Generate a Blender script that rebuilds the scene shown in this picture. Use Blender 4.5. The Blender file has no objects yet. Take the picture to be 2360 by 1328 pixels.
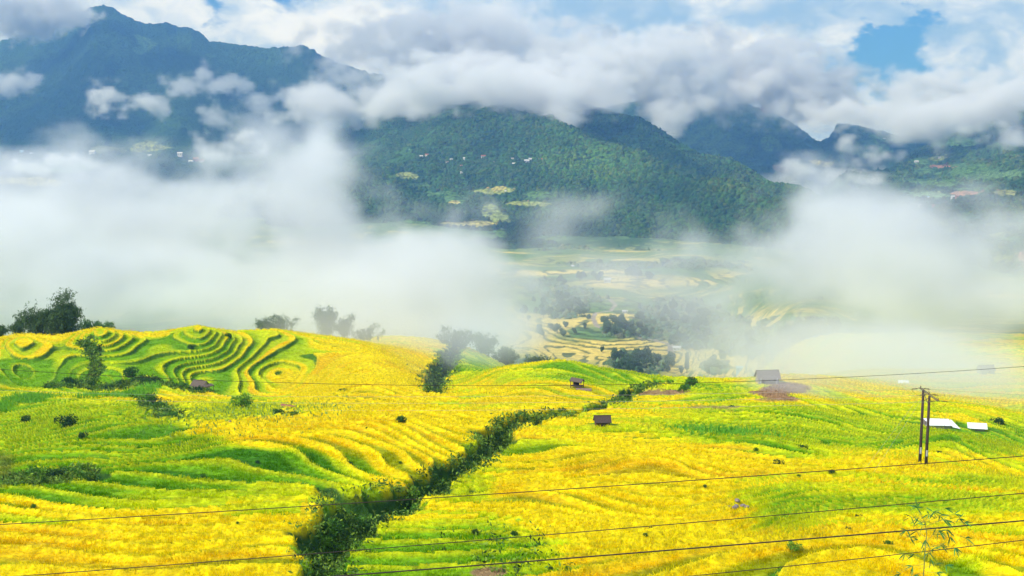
import bpy, math, random
import numpy as np
from mathutils import Vector, Matrix

# ------------------------------------------------------------------ camera, sky, sun, exposure
S = bpy.context.scene
COL = S.collection
F = 3242.0; U0, V0 = 1180.0, 664.0; CZ = 300.0
PITCH = math.atan(414.0 / F)
cp, sp = math.cos(PITCH), math.sin(PITCH)
cam_d = bpy.data.cameras.new("camera")
cam_d.sensor_width = 36.0; cam_d.lens = 36.0 * F / 2360.0
cam_d.clip_start = 0.5; cam_d.clip_end = 60000.0
cam = bpy.data.objects.new("camera", cam_d); COL.objects.link(cam)
cam.location = (0, 0, CZ); cam.rotation_euler = (math.pi / 2 - PITCH, 0, 0)
S.camera = cam

SUN_DIR = Vector((-0.66, -0.30, 0.69)).normalized()      # towards the sun
sun_d = bpy.data.lights.new("sun", 'SUN'); sun_d.energy = 4.6; sun_d.angle = math.radians(0.5)
sun_d.color = (1.0, 0.965, 0.91)
sun = bpy.data.objects.new("sun", sun_d); COL.objects.link(sun)
sun.rotation_euler = SUN_DIR.to_track_quat('Z', 'Y').to_euler()
sun.location = (-200, -100, 900)

S.view_settings.view_transform = 'Standard'; S.view_settings.look = 'None'
S.view_settings.gamma = 1.0; S.view_settings.exposure = 0.10
cy = S.cycles
cy.volume_bounces = 3; cy.max_bounces = 8; cy.diffuse_bounces = 2; cy.transparent_max_bounces = 8
cy.volume_step_rate = 2.0; cy.volume_max_steps = 256
cy.use_denoising = True
rng = np.random.default_rng(7)

def P(u, v, y):
    """world point seen at photo pixel (u, v) lying y metres ahead of the camera"""
    a = (u - U0) / F; b = (V0 - v) / F
    dy = cp + sp * b; dz = -sp + cp * b
    k = y / dy
    return np.array((a * k, y, CZ + dz * k))
def proj(x, y, z):
    zr = z - CZ; d = y * cp - zr * sp; h = y * sp + zr * cp
    return U0 + F * x / d, V0 - F * h / d

# ------------------------------------------------------------------ node helpers
class NT:
    def __init__(s, tree): s.t = tree; s.n = tree.nodes; s.l = tree.links
    def add(s, typ, **kw):
        n = s.n.new(typ)
        ins = kw.pop('ins', {})
        for k, v in kw.items(): setattr(n, k, v)
        for k, v in ins.items(): s.set(n, k, v)
        return n
    def set(s, n, k, v):
        i = n.inputs[k]
        if isinstance(v, bpy.types.NodeSocket): s.l.new(v, i)
        else: i.default_value = v
    def m(s, op, a, b=None, c=None, clamp=False):
        n = s.n.new('ShaderNodeMath'); n.operation = op; n.use_clamp = clamp
        for i, v in enumerate((a, b, c)):
            if v is not None: s.set(n, i, v)
        return n.outputs[0]
    def vm(s, op, a, b=None, out=0):
        n = s.n.new('ShaderNodeVectorMath'); n.operation = op
        for i, v in enumerate((a, b)):
            if v is not None: s.set(n, i, v)
        return n.outputs[out]
    def vs(s, a, k):
        n = s.n.new('ShaderNodeVectorMath'); n.operation = 'SCALE'; s.set(n, 0, a); s.set(n, 'Scale', k); return n.outputs[0]
    def sstep(s, x, a, b, lo=0.0, hi=1.0):
        n = s.n.new('ShaderNodeMapRange'); n.interpolation_type = 'SMOOTHSTEP'
        for i, v in enumerate((x, a, b, lo, hi)): s.set(n, i, v)
        return n.outputs[0]
    def noise(s, vec, scale, detail=4, rough=0.5, color=False, dist=0.0):
        n = s.n.new('ShaderNodeTexNoise')
        s.set(n, 'Vector', vec); s.set(n, 'Scale', scale); s.set(n, 'Detail', detail); s.set(n, 'Roughness', rough)
        if dist: s.set(n, 'Distortion', dist)
        return n.outputs[1 if color else 0]
    def mixc(s, f, a, b, mode='MIX'):
        n = s.n.new('ShaderNodeMix'); n.data_type = 'RGBA'; n.blend_type = mode
        s.set(n, 0, f); s.set(n, 6, a); s.set(n, 7, b)
        return n.outputs[2]

def new_mat(name):
    m = bpy.data.materials.new(name); m.use_nodes = True
    t = NT(m.node_tree); t.n.clear()
    out = t.add('ShaderNodeOutputMaterial')
    return m, t, out

def principled(name, col, rough=0.8, noise_scale=None, amt=0.3, bump=0.0, stretch=(1, 1, 1), col2=None, translucent=0.0, attr=None, spec=0.2):
    m, t, out = new_mat(name)
    b = t.add('ShaderNodeBsdfPrincipled'); b.inputs['Roughness'].default_value = rough
    b.inputs['Specular IOR Level'].default_value = spec
    c = (*col, 1)
    if attr:
        a = t.add('ShaderNodeAttribute', attribute_name=attr); c = a.outputs['Color']
    if noise_scale:
        tc = t.add('ShaderNodeTexCoord')
        mp = t.add('ShaderNodeMapping', ins={'Vector': tc.outputs['Object'], 'Scale': stretch})
        n = t.noise(mp.outputs[0], noise_scale, 5, 0.6)
        k = t.sstep(n, 0.3, 0.7)
        dark = t.mixc(1.0, c, (1 - amt, 1 - amt, 1 - amt, 1), 'MULTIPLY') if col2 is None else (*col2, 1)
        c = t.mixc(k, dark, c)
        if bump:
            bp = t.add('ShaderNodeBump', ins={'Height': n, 'Strength': 0.6, 'Distance': bump})
            t.l.new(bp.outputs[0], b.inputs['Normal'])
    t.set(b, 'Base Color', c)
    sh = b.outputs[0]
    if translucent:
        tr = t.add('ShaderNodeBsdfTranslucent'); t.set(tr, 0, c)
        mx = t.add('ShaderNodeMixShader', ins={0: translucent, 1: sh, 2: tr.outputs[0]}); sh = mx.outputs[0]
    t.l.new(sh, out.inputs['Surface'])
    return m

# ------------------------------------------------------------------ world: clear Nishita sky with a far cloud deck, by direction
W = bpy.data.worlds.new("World"); S.world = W; W.use_nodes = True
t = NT(W.node_tree); t.n.clear()
wo = t.add('ShaderNodeOutputWorld'); bg = t.add('ShaderNodeBackground'); bg.inputs[1].default_value = 1.0
sky = t.add('ShaderNodeTexSky', sky_type='NISHITA', sun_disc=False)
sky.sun_elevation = math.asin(SUN_DIR.z); sky.sun_rotation = math.atan2(SUN_DIR.x, SUN_DIR.y)
sky.altitude = 1500; sky.dust_density = 0.3; sky.ozone_density = 3.0
skyc = t.vm('MULTIPLY', sky.outputs[0], (0.014, 0.037, 0.078))
g = t.add('ShaderNodeTexCoord').outputs['Generated']
sx = t.add('ShaderNodeSeparateXYZ', ins={0: g})
wz = t.m('ADD', sx.outputs[2], 0.0)
gs = t.vm('MULTIPLY', g, (1.0, 1.0, 1.8))
warp = t.vs(t.vm('SUBTRACT', t.noise(gs, 9.0, 4, 0.55, True), (0.5, 0.5, 0.5)), 0.10)
gw = t.vm('ADD', gs, warp)
gb = t.vm('ADD', g, t.vs(t.vm('SUBTRACT', t.noise(gs, 22.0, 5, 0.6, True), (0.5, 0.5, 0.5)), 0.07))
n1 = t.noise(gw, 7.0, 7, 0.56)
n2 = t.noise(gw, 17.0, 6, 0.55)
def wdir(u, v):
    p = P(u, v, 1000.0) - np.array((0, 0, CZ)); p /= np.linalg.norm(p); return p
def wblob(u, v, ru, rv, w):
    c = wdir(u, v)
    d = t.vm('SUBTRACT', gb, tuple(c)); d = t.vm('MULTIPLY', d, (F / ru, F / ru, F / rv))
    l = t.vm('LENGTH', d, out=1)
    return t.m('MULTIPLY', t.sstep(l, 1.0, 0.0), w)
cov = t.m('MULTIPLY_ADD', n1, 1.7, -0.02)
for bb in ((1030, 20, 450, 230, .35), (1500, 130, 500, 200, .3), (2250, 60, 200, 160, .2), (650, -10, 130, 90, -.45), (470, 20, 90, 70, -.5), (560, 60, 110, 40, -.35), (2035, 120, 190, 100, -1.0), (1870, 170, 110, 50, -.4), (2130, 60, 120, 50, -.25),
           (80, 20, 250, 110, .3), (560, 140, 160, 60, .25), (1250, 100, 300, 120, .15)):
    cov = t.m('ADD', cov, wblob(*bb))
mask = t.sstep(cov, 0.42, 0.74)
br = t.m('MULTIPLY_ADD', n2, 2.2, -1.0)
for bb in ((780, 80, 260, 130, .6), (1600, 110, 160, 60, .3), (1400, 40, 350, 90, -.34), (1750, 30, 260, 70, -.2), (1980, 30, 200, 60, .05), (1200, 60, 150, 90, .2), (2280, 130, 130, 90, .25), (1330, 120, 150, 60, -.15), (500, 60, 150, 60, .1), (80, 10, 200, 80, .1)):
    br = t.m('ADD', br, wblob(*bb))
brc = t.mixc(t.sstep(br, -0.35, 0.6), (0.27, 0.43, 0.68, 1), (0.86, 0.93, 1.02, 1))
low = t.sstep(wz, -0.06, 0.05)
skyfin = t.mixc(mask, skyc, brc)
t.l.new(skyfin, bg.inputs[0]); t.l.new(bg.outputs[0], wo.inputs[0])

# ------------------------------------------------------------------ numpy noise
def _hash(ix, iy, seed):
    h = (ix.astype(np.int64) * 374761393 + iy.astype(np.int64) * 668265263 + seed * 144269504) & 0x7fffffff
    h = ((h ^ (h >> 13)) * 1274126177) & 0x7fffffff
    h = (h ^ (h >> 16)) & 0xffff
    return h / 32767.5 - 1.0
def vnoise(x, y, seed=0):
    x = np.asarray(x, float); y = np.asarray(y, float)
    ix = np.floor(x); iy = np.floor(y); fx = x - ix; fy = y - iy
    fx = fx * fx * fx * (fx * (fx * 6 - 15) + 10); fy = fy * fy * fy * (fy * (fy * 6 - 15) + 10)
    a = _hash(ix, iy, seed); b = _hash(ix + 1, iy, seed); c = _hash(ix, iy + 1, seed); d = _hash(ix + 1, iy + 1, seed)
    return (a + (b - a) * fx) * (1 - fy) + (c + (d - c) * fx) * fy
def fbm(x, y, seed=0, oct=4, g=0.5):
    s = 0; a = 1; n = 0
    for i in range(oct):
        s = s + a * vnoise(x * 2 ** i + 17.3 * i, y * 2 ** i - 9.1 * i, seed + i); n += a; a *= g
    return s / n
def sst(x, a, b):
    k = np.clip((x - a) / (b - a), 0, 1); return k * k * (3 - 2 * k)

# ------------------------------------------------------------------ mesh helpers
def mesh_np(name, verts, faces, mat=None, parent=None, smooth=False, attrs=None, loc=None):
    """verts (n,3); faces (m,k) all of one size"""
    verts = np.asarray(verts, np.float32); faces = np.asarray(faces, np.int32)
    me = bpy.data.meshes.new(name)
    me.vertices.add(len(verts)); me.vertices.foreach_set('co', verts.ravel())
    k = faces.shape[1]
    me.loops.add(faces.size); me.loops.foreach_set('vertex_index', faces.ravel())
    me.polygons.add(len(faces)); me.polygons.foreach_set('loop_start', np.arange(0, faces.size, k, dtype=np.int32))
    me.polygons.foreach_set('use_smooth', np.full(len(faces), smooth))
    me.update(calc_edges=True)
    for an, arr in (attrs or {}).items():
        if arr.ndim == 2:
            at = me.color_attributes.new(an, 'FLOAT_COLOR', 'POINT')
            c4 = np.ones((len(verts), 4), np.float32); c4[:, :3] = arr; at.data.foreach_set('color', c4.ravel())
        else:
            at = me.attributes.new(an, 'FLOAT', 'POINT'); at.data.foreach_set('value', arr.astype(np.float32))
    o = bpy.data.objects.new(name, me); COL.objects.link(o)
    if mat: me.materials.append(mat)
    if parent: o.parent = parent
    if loc is not None: o.location = loc
    return o
def tag(o, label=None, cat=None, group=None, kind=None):
    if label: o['label'] = label
    if cat: o['category'] = cat
    if group: o['group'] = group
    if kind: o['kind'] = kind
    return o
def empty(name, loc, rz=0.0, label=None, cat=None, group=None):
    o = bpy.data.objects.new(name, None); COL.objects.link(o)
    o.empty_display_size = 0.5; o.location = loc; o.rotation_euler = (0, 0, rz)
    return tag(o, label, cat, group)
def grid_faces(nr, nc):
    i = np.arange(nr - 1)[:, None] * nc + np.arange(nc - 1)[None, :]
    return np.stack((i, i + 1, i + nc + 1, i + nc), -1).reshape(-1, 4)
class MB:
    """collects boxes, bars, tubes into one mesh"""
    def __init__(s): s.v = []; s.f = []
    def quad(s, pts):
        b = len(s.v); s.v += [tuple(p) for p in pts]; s.f.append(tuple(range(b, b + len(pts))))
    def hexa(s, p):                                     # 8 points: bottom 4 ccw, top 4 ccw
        b = len(s.v); s.v += [tuple(q) for q in p]
        for f in ((3, 2, 1, 0), (4, 5, 6, 7), (0, 1, 5, 4), (1, 2, 6, 5), (2, 3, 7, 6), (3, 0, 4, 7)): s.f.append(tuple(b + i for i in f))
    def box(s, x0, x1, y0, y1, z0, z1):
        s.hexa([(x0, y0, z0), (x1, y0, z0), (x1, y1, z0), (x0, y1, z0), (x0, y0, z1), (x1, y0, z1), (x1, y1, z1), (x0, y1, z1)])
    def slab(s, a, b, c, d, th):                        # quad a b c d thickened downwards
        a, b, c, d = map(Vector, (a, b, c, d)); n = (b - a).cross(d - a).normalized() * th
        s.hexa([a - n, b - n, c - n, d - n, a, b, c, d])
    def tube(s, pts, rad, n=6, cap=True):
        pts = [Vector(p) for p in pts]; b = len(s.v); m = len(pts)
        if not hasattr(rad, '__len__'): rad = [rad] * m
        for i, p in enumerate(pts):
            d = (pts[min(i + 1, m - 1)] - pts[max(i - 1, 0)]).normalized()
            up = Vector((0, 0, 1)) if abs(d.z) < .9 else Vector((1, 0, 0))
            e = d.cross(up).normalized(); g = d.cross(e)
            for k in range(n):
                a = 2 * math.pi * k / n; s.v.append(tuple(p + (e * math.cos(a) + g * math.sin(a)) * rad[i]))
        for i in range(m - 1):
            for k in range(n):
                k2 = (k + 1) % n; s.f.append((b + i * n + k, b + i * n + k2, b + (i + 1) * n + k2, b + (i + 1) * n + k))
        if cap:
            s.f.append(tuple(b + k for k in range(n))[::-1]); s.f.append(tuple(b + (m - 1) * n + k for k in range(n)))
    def build(s, name, mat, parent=None, smooth=False):
        me = bpy.data.meshes.new(name); me.from_pydata(s.v, [], s.f); me.update()
        if smooth:
            for p in me.polygons: p.use_smooth = True
        me.materials.append(mat); o = bpy.data.objects.new(name, me); COL.objects.link(o)
        if parent: o.parent = parent
        return o

# ------------------------------------------------------------------ the ground: height as a smooth function of bearing and log distance
CP = []
def colm(u, *yv):
    for y, v in yv:
        p = P(u, v, y); CP.append((p[0] / y, math.log(y), (CZ - p[2]) / y))
nearL = ((18, 2950), (55, 1780), (90, 1328))
VL = ((900, 1000), (1300, 860), (1700, 690), (2300, 570), (3400, 500), (6000, 400), (9000, 350))
VC = ((900, 985), (1150, 872), (1300, 822), (1500, 745), (1700, 684), (1900, 640), (2200, 596), (2600, 565), (3400, 530), (6000, 420), (9000, 360))
VR = ((700, 815), (1000, 750), (1300, 715), (1800, 650), (2400, 590), (3400, 540), (6000, 430), (9000, 365))
colm(-500, *nearL, (135, 1110), (180, 1000), (240, 920), (300, 870), (400, 815), (480, 790), (600, 850), *VL)
colm(-150, *nearL, (135, 1110), (180, 1000), (230, 930), (300, 880), (340, 820), (370, 790), (440, 815), (600, 900), *VL)
colm(50, *nearL, (135, 1110), (180, 1000), (225, 930), (275, 900), (310, 870), (325, 815), (342, 783), (410, 800), (600, 900), *VL)
colm(230, *nearL, (135, 1110), (178, 1000), (215, 935), (265, 912), (308, 890), (324, 825), (340, 769), (400, 790), (620, 900), *VL)
colm(460, *nearL, (132, 1110), (178, 1005), (215, 955), (265, 918), (312, 896), (331, 830), (352, 764), (420, 782), (640, 890), *VL)
colm(640, *nearL, (130, 1115), (175, 1000), (220, 945), (308, 903), (342, 845), (385, 770), (460, 788), (660, 890), *VL)
colm(860, *nearL, (130, 1128), (175, 1005), (215, 950), (290, 880), (360, 812), (430, 798), (520, 780), (590, 800), (720, 900), *VL)
colm(1020, *nearL, (130, 1128), (175, 1020), (220, 960), (290, 900), (350, 875), (430, 815), (520, 790), (590, 825), (750, 930), *VL)
colm(1150, *nearL, (130, 1128), (172, 1030), (220, 960), (275, 895), (335, 842), (375, 858), (440, 845), (500, 850), (600, 930), *VC)
colm(1300, *nearL, (130, 1130), (172, 1030), (220, 960), (275, 895), (345, 831), (385, 865), (500, 960), (650, 1010), *VC)
colm(1450, *nearL, (130, 1132), (172, 1032), (220, 962), (280, 905), (335, 853), (380, 890), (500, 970), (650, 1000), *VC)
colm(1620, *nearL, (130, 1138), (170, 1042), (220, 968), (290, 905), (350, 871), (400, 895), (520, 960), (650, 985), *VC)
colm(1800, *nearL, (130, 1142), (168, 1048), (215, 978), (290, 910), (390, 866), (450, 876), (560, 900), (700, 905), *VR[1:])
colm(2000, *nearL, (130, 1152), (163, 1058), (200, 1022), (250, 975), (330, 915), (450, 862), (560, 850), *VR)
colm(2200, *nearL, (130, 1162), (165, 1070), (195, 1006), (225, 1016), (270, 972), (350, 915), (460, 868), (560, 845), *VR)
colm(2400, *nearL, (130, 1172), (165, 1095), (195, 1048), (225, 1056), (270, 1000), (350, 925), (460, 868), (560, 845), *VR)
colm(2800, *nearL, (130, 1180), (165, 1110), (200, 1060), (270, 985), (350, 925), (460, 868), (560, 845), *VR)
CP = np.array(CP); SA = 4.5
CX = np.stack((CP[:, 0] * SA, CP[:, 1] * 1.0), 1)
def _tk(r2): return 0.5 * r2 * np.log(r2 + 1e-9)
def _solve():
    n = len(CX); d2 = ((CX[:, None] - CX[None]) ** 2).sum(-1)
    K = _tk(d2) + np.eye(n) * 0.0006; Pm = np.c_[np.ones(n), CX]
    A = np.zeros((n + 3, n + 3)); A[:n, :n] = K; A[:n, n:] = Pm; A[n:, :n] = Pm.T
    return np.linalg.solve(A, np.r_[CP[:, 2], 0, 0, 0])
WT = _solve()
def base_h(x, y):
    x = np.asarray(x, float); y = np.asarray(y, float); shp = x.shape; x = x.ravel(); y = y.ravel()
    X = np.stack((x / y * SA, np.log(y)), 1); out = np.empty(len(x))
    for i in range(0, len(x), 100000):
        q = X[i:i + 100000]; d2 = (q ** 2).sum(1)[:, None] + (CX ** 2).sum(1)[None] - 2 * q @ CX.T
        out[i:i + 100000] = _tk(np.maximum(d2, 0)) @ WT[:-3] + WT[-3] + q @ WT[-2:]
    return (CZ - out * y).reshape(shp)
KN = [(1970, 1310, 2.5, 14, 14), (1490, 1150, -1.6, 9, 10), (1340, 1130, 1.2, 6, 9), (1560, 1060, 1.6, 9, 10), (700, 1010, 1.8, 16, 14), (930, 1060, 1.2, 7, 10), (260, 1060, 0.9, 14, 12), (1180, 1120, 1.0, 5, 8), (1750, 1230, -1.3, 4, 9), (1250, 960, 1.0, 8, 12), (1850, 1010, 1.8, 10, 10), (1700, 1080, -1.0, 5, 10), (1500, 985, 1.2, 9, 9), (1020, 960, 1.6, 12, 12), (100, 1180, -.6, 10, 9)]
KNW = []
for u, v, a, rx, ry in KN:
    y_ = 18.3 / ((v - 250) / F - 0.13); KNW.append(((u - U0) / F * y_ / 1.02, y_, a, rx, ry))
def knolls(x, y):
    s = 0
    for kx, ky, a, rx, ry in KNW: s = s + a * np.exp(-((x - kx) / rx) ** 2 - ((y - ky) / ry) ** 2)
    return s
def hills(x, y):
    k = sst(y, 60, 200)
    far = sst(y, 700, 1200)
    near = 0.55 * knolls(x, y) + (0.40 + 0.60 * k) * ((2.2 - 0.6 * sst(y, 270, 330)) * fbm(x / 42, y / 60, 11, 3) + (0.45 - .12 * sst(y, 260, 330)) * vnoise(x / 14, y / 22, 14))
    return near * (1 - far) + far * (9 * fbm(x / 210, y / 260, 21, 3))
def smooth_h(x, y): return base_h(x, y) + hills(x, y)
def seg_dist(x, y, pts):
    """distance to a polyline with per-vertex half widths -> (d / halfwidth, arc)"""
    best = np.full(np.shape(x), 1e9)
    for (x0, y0, w0), (x1, y1, w1) in zip(pts[:-1], pts[1:]):
        dx, dy = x1 - x0, y1 - y0; tt = np.clip(((x - x0) * dx + (y - y0) * dy) / (dx * dx + dy * dy), 0, 1)
        d = np.hypot(x - x0 - dx * tt, y - y0 - dy * tt) / (w0 + (w1 - w0) * tt); best = np.minimum(best, d)
    return best
def hit(u, v, ymin=70, ymax=3000):
    """where the sight line through pixel (u, v) meets the smooth ground"""
    ys = np.exp(np.linspace(math.log(ymin), math.log(ymax), 900)); a = (u - U0) / F; b = (V0 - v) / F
    k = ys / (cp + sp * b); x = a * k; z = CZ + (-sp + cp * b) * k
    g = z - smooth_h(x, ys); i = np.argmax(g < 0)
    if i == 0:
        i = 1 if g[0] < 0 else len(ys) - 1
    f = min(max(g[i - 1] / (g[i - 1] - g[i] + 1e-9), 0.0), 1.0); y = ys[i - 1] + (ys[i] - ys[i - 1]) * f
    return float(a * y / (cp + sp * b)), float(y)
def path_px(pts): return [(*hit(u, v), w) for u, v, w in pts]
GULLY = path_px([(740, 1420, 1.6), (752, 1300, 1.5), (800, 1210, 3.0), (870, 1150, 3.9), (985, 1125, 2.0), (1075, 1070, 1.9), (1130, 1025, 2.0), (1170, 980, 1.8), (1230, 962, 2.6), (1300, 950, 2.6), (1360, 948, 1.2), (1425, 930, 1.2), (1450, 908, 1.5), (1500, 888, 1.3), (1545, 880, 0.8)])
GULLY2 = path_px([(1000, 905, 2.0), (1005, 870, 2.8), (1030, 840, 3.0), (1040, 815, 2.5), (1050, 800, 2.0)])
GULLY3 = path_px([(120, 893, 1.6), (200, 890, 2.5), (300, 887, 3.0), (400, 893, 2.5), (470, 905, 1.2)])
GULLY4 = path_px([(390, 965, 2.0), (350, 935, 2.2), (320, 905, 1.4)])
GULLY5 = path_px([(1560, 905, .8), (1590, 890, 1.0), (1600, 875, .8)])
GULLY6 = path_px([(1100, 1260, 2.2), (1160, 1230, 2.6), (1200, 1290, 2.6), (1180, 1400, 3.5)])
GULLY7 = path_px([(205, 885, 1.0), (222, 850, 1.2), (215, 810, 1.4), (190, 785, 1.6)])
GULLY8 = path_px([(30, 1110, 4.0), (90, 1105, 3.5), (150, 1110, 2.0), (190, 1085, 1.0)])
def gully_deep(x, y): return np.minimum(seg_dist(x, y, GULLY), seg_dist(x, y, GULLY2))
def gully(x, y):
    wob = 1 + 0.55 * vnoise(x / 4.5, y / 5.5, 5) + 0.2 * vnoise(x / 1.7, y / 1.9, 6)
    g = seg_dist(x, y, GULLY) * wob
    for gg in (GULLY2, GULLY3, GULLY4, GULLY5, GULLY7, GULLY8): g = np.minimum(g, seg_dist(x, y, gg) * wob)
    return g
PADS = []                                                # (x, y, r, z) levelled building plots
def ground(x, y, want=False):
    x = np.asarray(x, float); y = np.asarray(y, float)
    h = smooth_h(x, y)
    far = sst(y, 700, 1000)
    step = 0.85 + 0.45 * sst(y, 150, 380) + 1.6 * far
    step = 0.5 * np.ones_like(y); step = np.where(y > 190, 0.62, step); step = np.where(y > 262, 0.66, step); step = np.where(y > 800, 1.1, step)
    L = h / step + 0.22 * vnoise(x / 9, y / 11, 31) + 0.5 * vnoise(x / 60, y / 70, 33)
    lv = np.floor(L); f = L - lv
    rw = 0.17 - 0.05 * sst(y, 230, 300)
    st = lv + sst(f, 1 - rw, 1.0)
    ht = h + (st - (L - 0.4)) * step                     # stepped
    amount = sst(fbm(x / 55, y / 70, 41, 2), -0.75, -0.35)
    z = h + (ht - h) * amount
    z = z + 0.36 * np.exp(-(f / 0.07) ** 2) * amount * (1 - far)
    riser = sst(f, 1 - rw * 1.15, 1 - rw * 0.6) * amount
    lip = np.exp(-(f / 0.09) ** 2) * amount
    g = np.where(y < 700, gully(x, y), 9.0) if want or np.any(y < 700) else 9.0
    dep = sst(g, 1.25, 0.75)
    z = z - dep * (0.35 + (1.5 + 1.5 * sst(g, 1.0, 0.0)) * (sst(gully_deep(x, y), 1.6, 1.0) if np.any(dep > 0) else 0))
    for px, py, r, pz in PADS:
        k = sst(np.hypot(x - px, y - py), r * 1.4, r); z = z * (1 - k) + pz * k
    if want: return z, lv, f, riser, lip, dep, g
    return z
def gz(x, y): return float(ground(np.array([x]), np.array([y]))[0])

# colours of the crop: world-locked zones found from where each field lies
YEL = np.array((0.88, 0.68, 0.001)); ORG = np.array((0.82, 0.47, 0.003)); GRN = np.array((0.19, 0.42, 0.003)); LIME = np.array((0.56, 0.67, 0.002))
DGR = np.array((0.035, 0.10, 0.012)); BRN = np.array((0.34, 0.20, 0.12)); OLV = np.array((0.16, 0.19, 0.03))
GZ = [(300, 1060, 420, 70, .35), (1080, 1120, 60, 40, .5), (120, 970, 330, 95, 1.0), (350, 1000, 240, 60, .8), (120, 1060, 300, 80, .75), (500, 1075, 280, 55, .7), (750, 1080, 160, 45, .5), (600, 950, 110, 26, .9), (260, 1120, 300, 30, .4),
      (1400, 860, 190, 38, 1.0), (1310, 880, 120, 40, .25), (1080, 1060, 120, 60, .8), (1050, 860, 60, 60, .8), (1110, 835, 70, 30, .8), (1650, 1000, 120, 20, .85), (1740, 1006, 120, 14, .9), (1640, 905, 90, 22, .9), (1340, 985, 150, 14, .5),
      (1790, 1180, 110, 60, 1.0), (1950, 1155, 240, 22, .95), (2200, 1165, 260, 24, .9), (2230, 1105, 180, 15, .9), (960, 1250, 180, 60, 1.0), (850, 1310, 120, 60, .8), (1060, 1290, 120, 50, .6), (1180, 1270, 110, 50, .6), (100, 1200, 140, 16, .5), (480, 1125, 130, 14, .4),
      (2030, 1010, 250, 22, .7), (1900, 960, 300, 30, .75), (2280, 1030, 150, 24, .9), (2260, 990, 200, 20, .8), (1840, 1040, 90, 26, .7), (2250, 1300, 60, 40, .45), (480, 830, 300, 60, .55), (330, 880, 150, 18, .55), (60, 860, 120, 50, .35), (1250, 1085, 110, 14, .35), (1120, 1215, 70, 22, .5), (1210, 1010, 80, 14, .4)]
YZ = [(1960, 1290, 250, 60, .5), (700, 985, 330, 32, 1.2), (640, 1010, 200, 24, 1.0), (900, 1045, 160, 45, .9), (1000, 1070, 70, 40, 1.3), (850, 860, 250, 60, .9), (150, 905, 200, 14, .5), (350, 1270, 380, 80, 1.0), (350, 920, 120, 12, .7), (1300, 905, 120, 25, .7), (1100, 1000, 150, 50, .5), (100, 810, 110, 20, .5), (1550, 1230, 330, 110, .6), (1400, 1110, 300, 60, .5)]
def crop_colour(x, y, z, lv, fr, riser, lip, dep, g):
    u, v = proj(x, y, z)
    u = u + 45 * vnoise(x / 12, y / 14, 61) ; v = v + 9 * vnoise(x / 10, y / 12, 62)
    gr = np.full(u.shape, 0.10)
    for a, b, ra, rb, w in GZ: gr = gr + w * np.exp(-((u - a) / ra) ** 2 - ((v - b) / rb) ** 2)
    for a, b, ra, rb, w in YZ: gr = gr - w * np.exp(-((u - a) / ra) ** 2 - ((v - b) / rb) ** 2)
    hsh = _hash(lv, np.floor(x / 60 + 0.6 * vnoise(x / 30, y / 30, 3)), 71)
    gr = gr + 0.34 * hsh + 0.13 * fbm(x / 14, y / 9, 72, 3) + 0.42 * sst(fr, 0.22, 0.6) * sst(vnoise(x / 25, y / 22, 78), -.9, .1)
    gr = np.clip(gr, 0, 1.1)
    k1 = sst(gr, 0.12, 0.42)[..., None]; k2 = sst(gr, 0.5, 0.95)[..., None]
    c = YEL * (1 - k1) + LIME * k1; c = c * (1 - k2) + GRN * k2
    og = sst(fbm(x / 9, y / 7, 73, 3) + 0.35 * _hash(lv, lv * 0, 5) + 0.7 * np.exp(-((u - 350) / 330) ** 2 - ((v - 1270) / 60) ** 2) + 0.6 * np.exp(-((u - 2100) / 330) ** 2 - ((v - 1240) / 90) ** 2) + .3 * np.exp(-((u - 650) / 200) ** 2 - ((v - 985) / 30) ** 2), 0.05, 0.75)[..., None] * (1 - k1)
    c = c * (1 - og * 0.55) + ORG * og * 0.55
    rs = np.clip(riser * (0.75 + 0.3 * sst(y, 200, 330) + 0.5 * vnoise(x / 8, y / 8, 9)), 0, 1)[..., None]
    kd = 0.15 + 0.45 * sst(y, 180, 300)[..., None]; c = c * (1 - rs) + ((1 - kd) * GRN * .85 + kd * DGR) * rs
    lp = (lip * 0.5)[..., None]; c = c * (1 - lp) + np.array((0.92, 0.80, 0.01)) * lp  # sunlit look of the terrace lips painted into the crop colour
    nr = 1 - .75 * sst(y, 240, 300); fs = np.clip((0.45 * sst(fr, 0.2, 0.6) + 0.55 * sst(fr, .28, .46)) * (0.75 + .4 * vnoise(x / 16, y / 14, 79)) * nr, 0, 1)[..., None]; c = c * (1 - fs) + c * np.array((.30, .52, .45)) * fs  # shade at the inner foot of each terrace painted in as darker crop
    dk = sst(dep, 0.15, 0.6)[..., None]; c = c * (1 - dk) + (DGR * 1.2) * dk
    for a, b, ra, rb, k in ((1780, 905, 55, 22, .95), (1520, 902, 38, 6, .9), (1540, 898, 25, 5, .9), (1620, 940, 40, 5, .6), (1690, 938, 40, 5, .6), (1110, 1318, 40, 14, .9)):
        m = (k * sst(((u - a) / ra) ** 2 + ((v - b) / rb) ** 2, 1.25, 0.75))[..., None]; c = c * (1 - m) + BRN * m
    m = (0.7 * sst(((u + 10) / 70) ** 2 + ((v - 1080) / 50) ** 2, 1.3, 0.6))[..., None]; c = c * (1 - m) + OLV * m
    return np.clip(c, 0, 1)

def sun_shade_free(): pass

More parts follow.
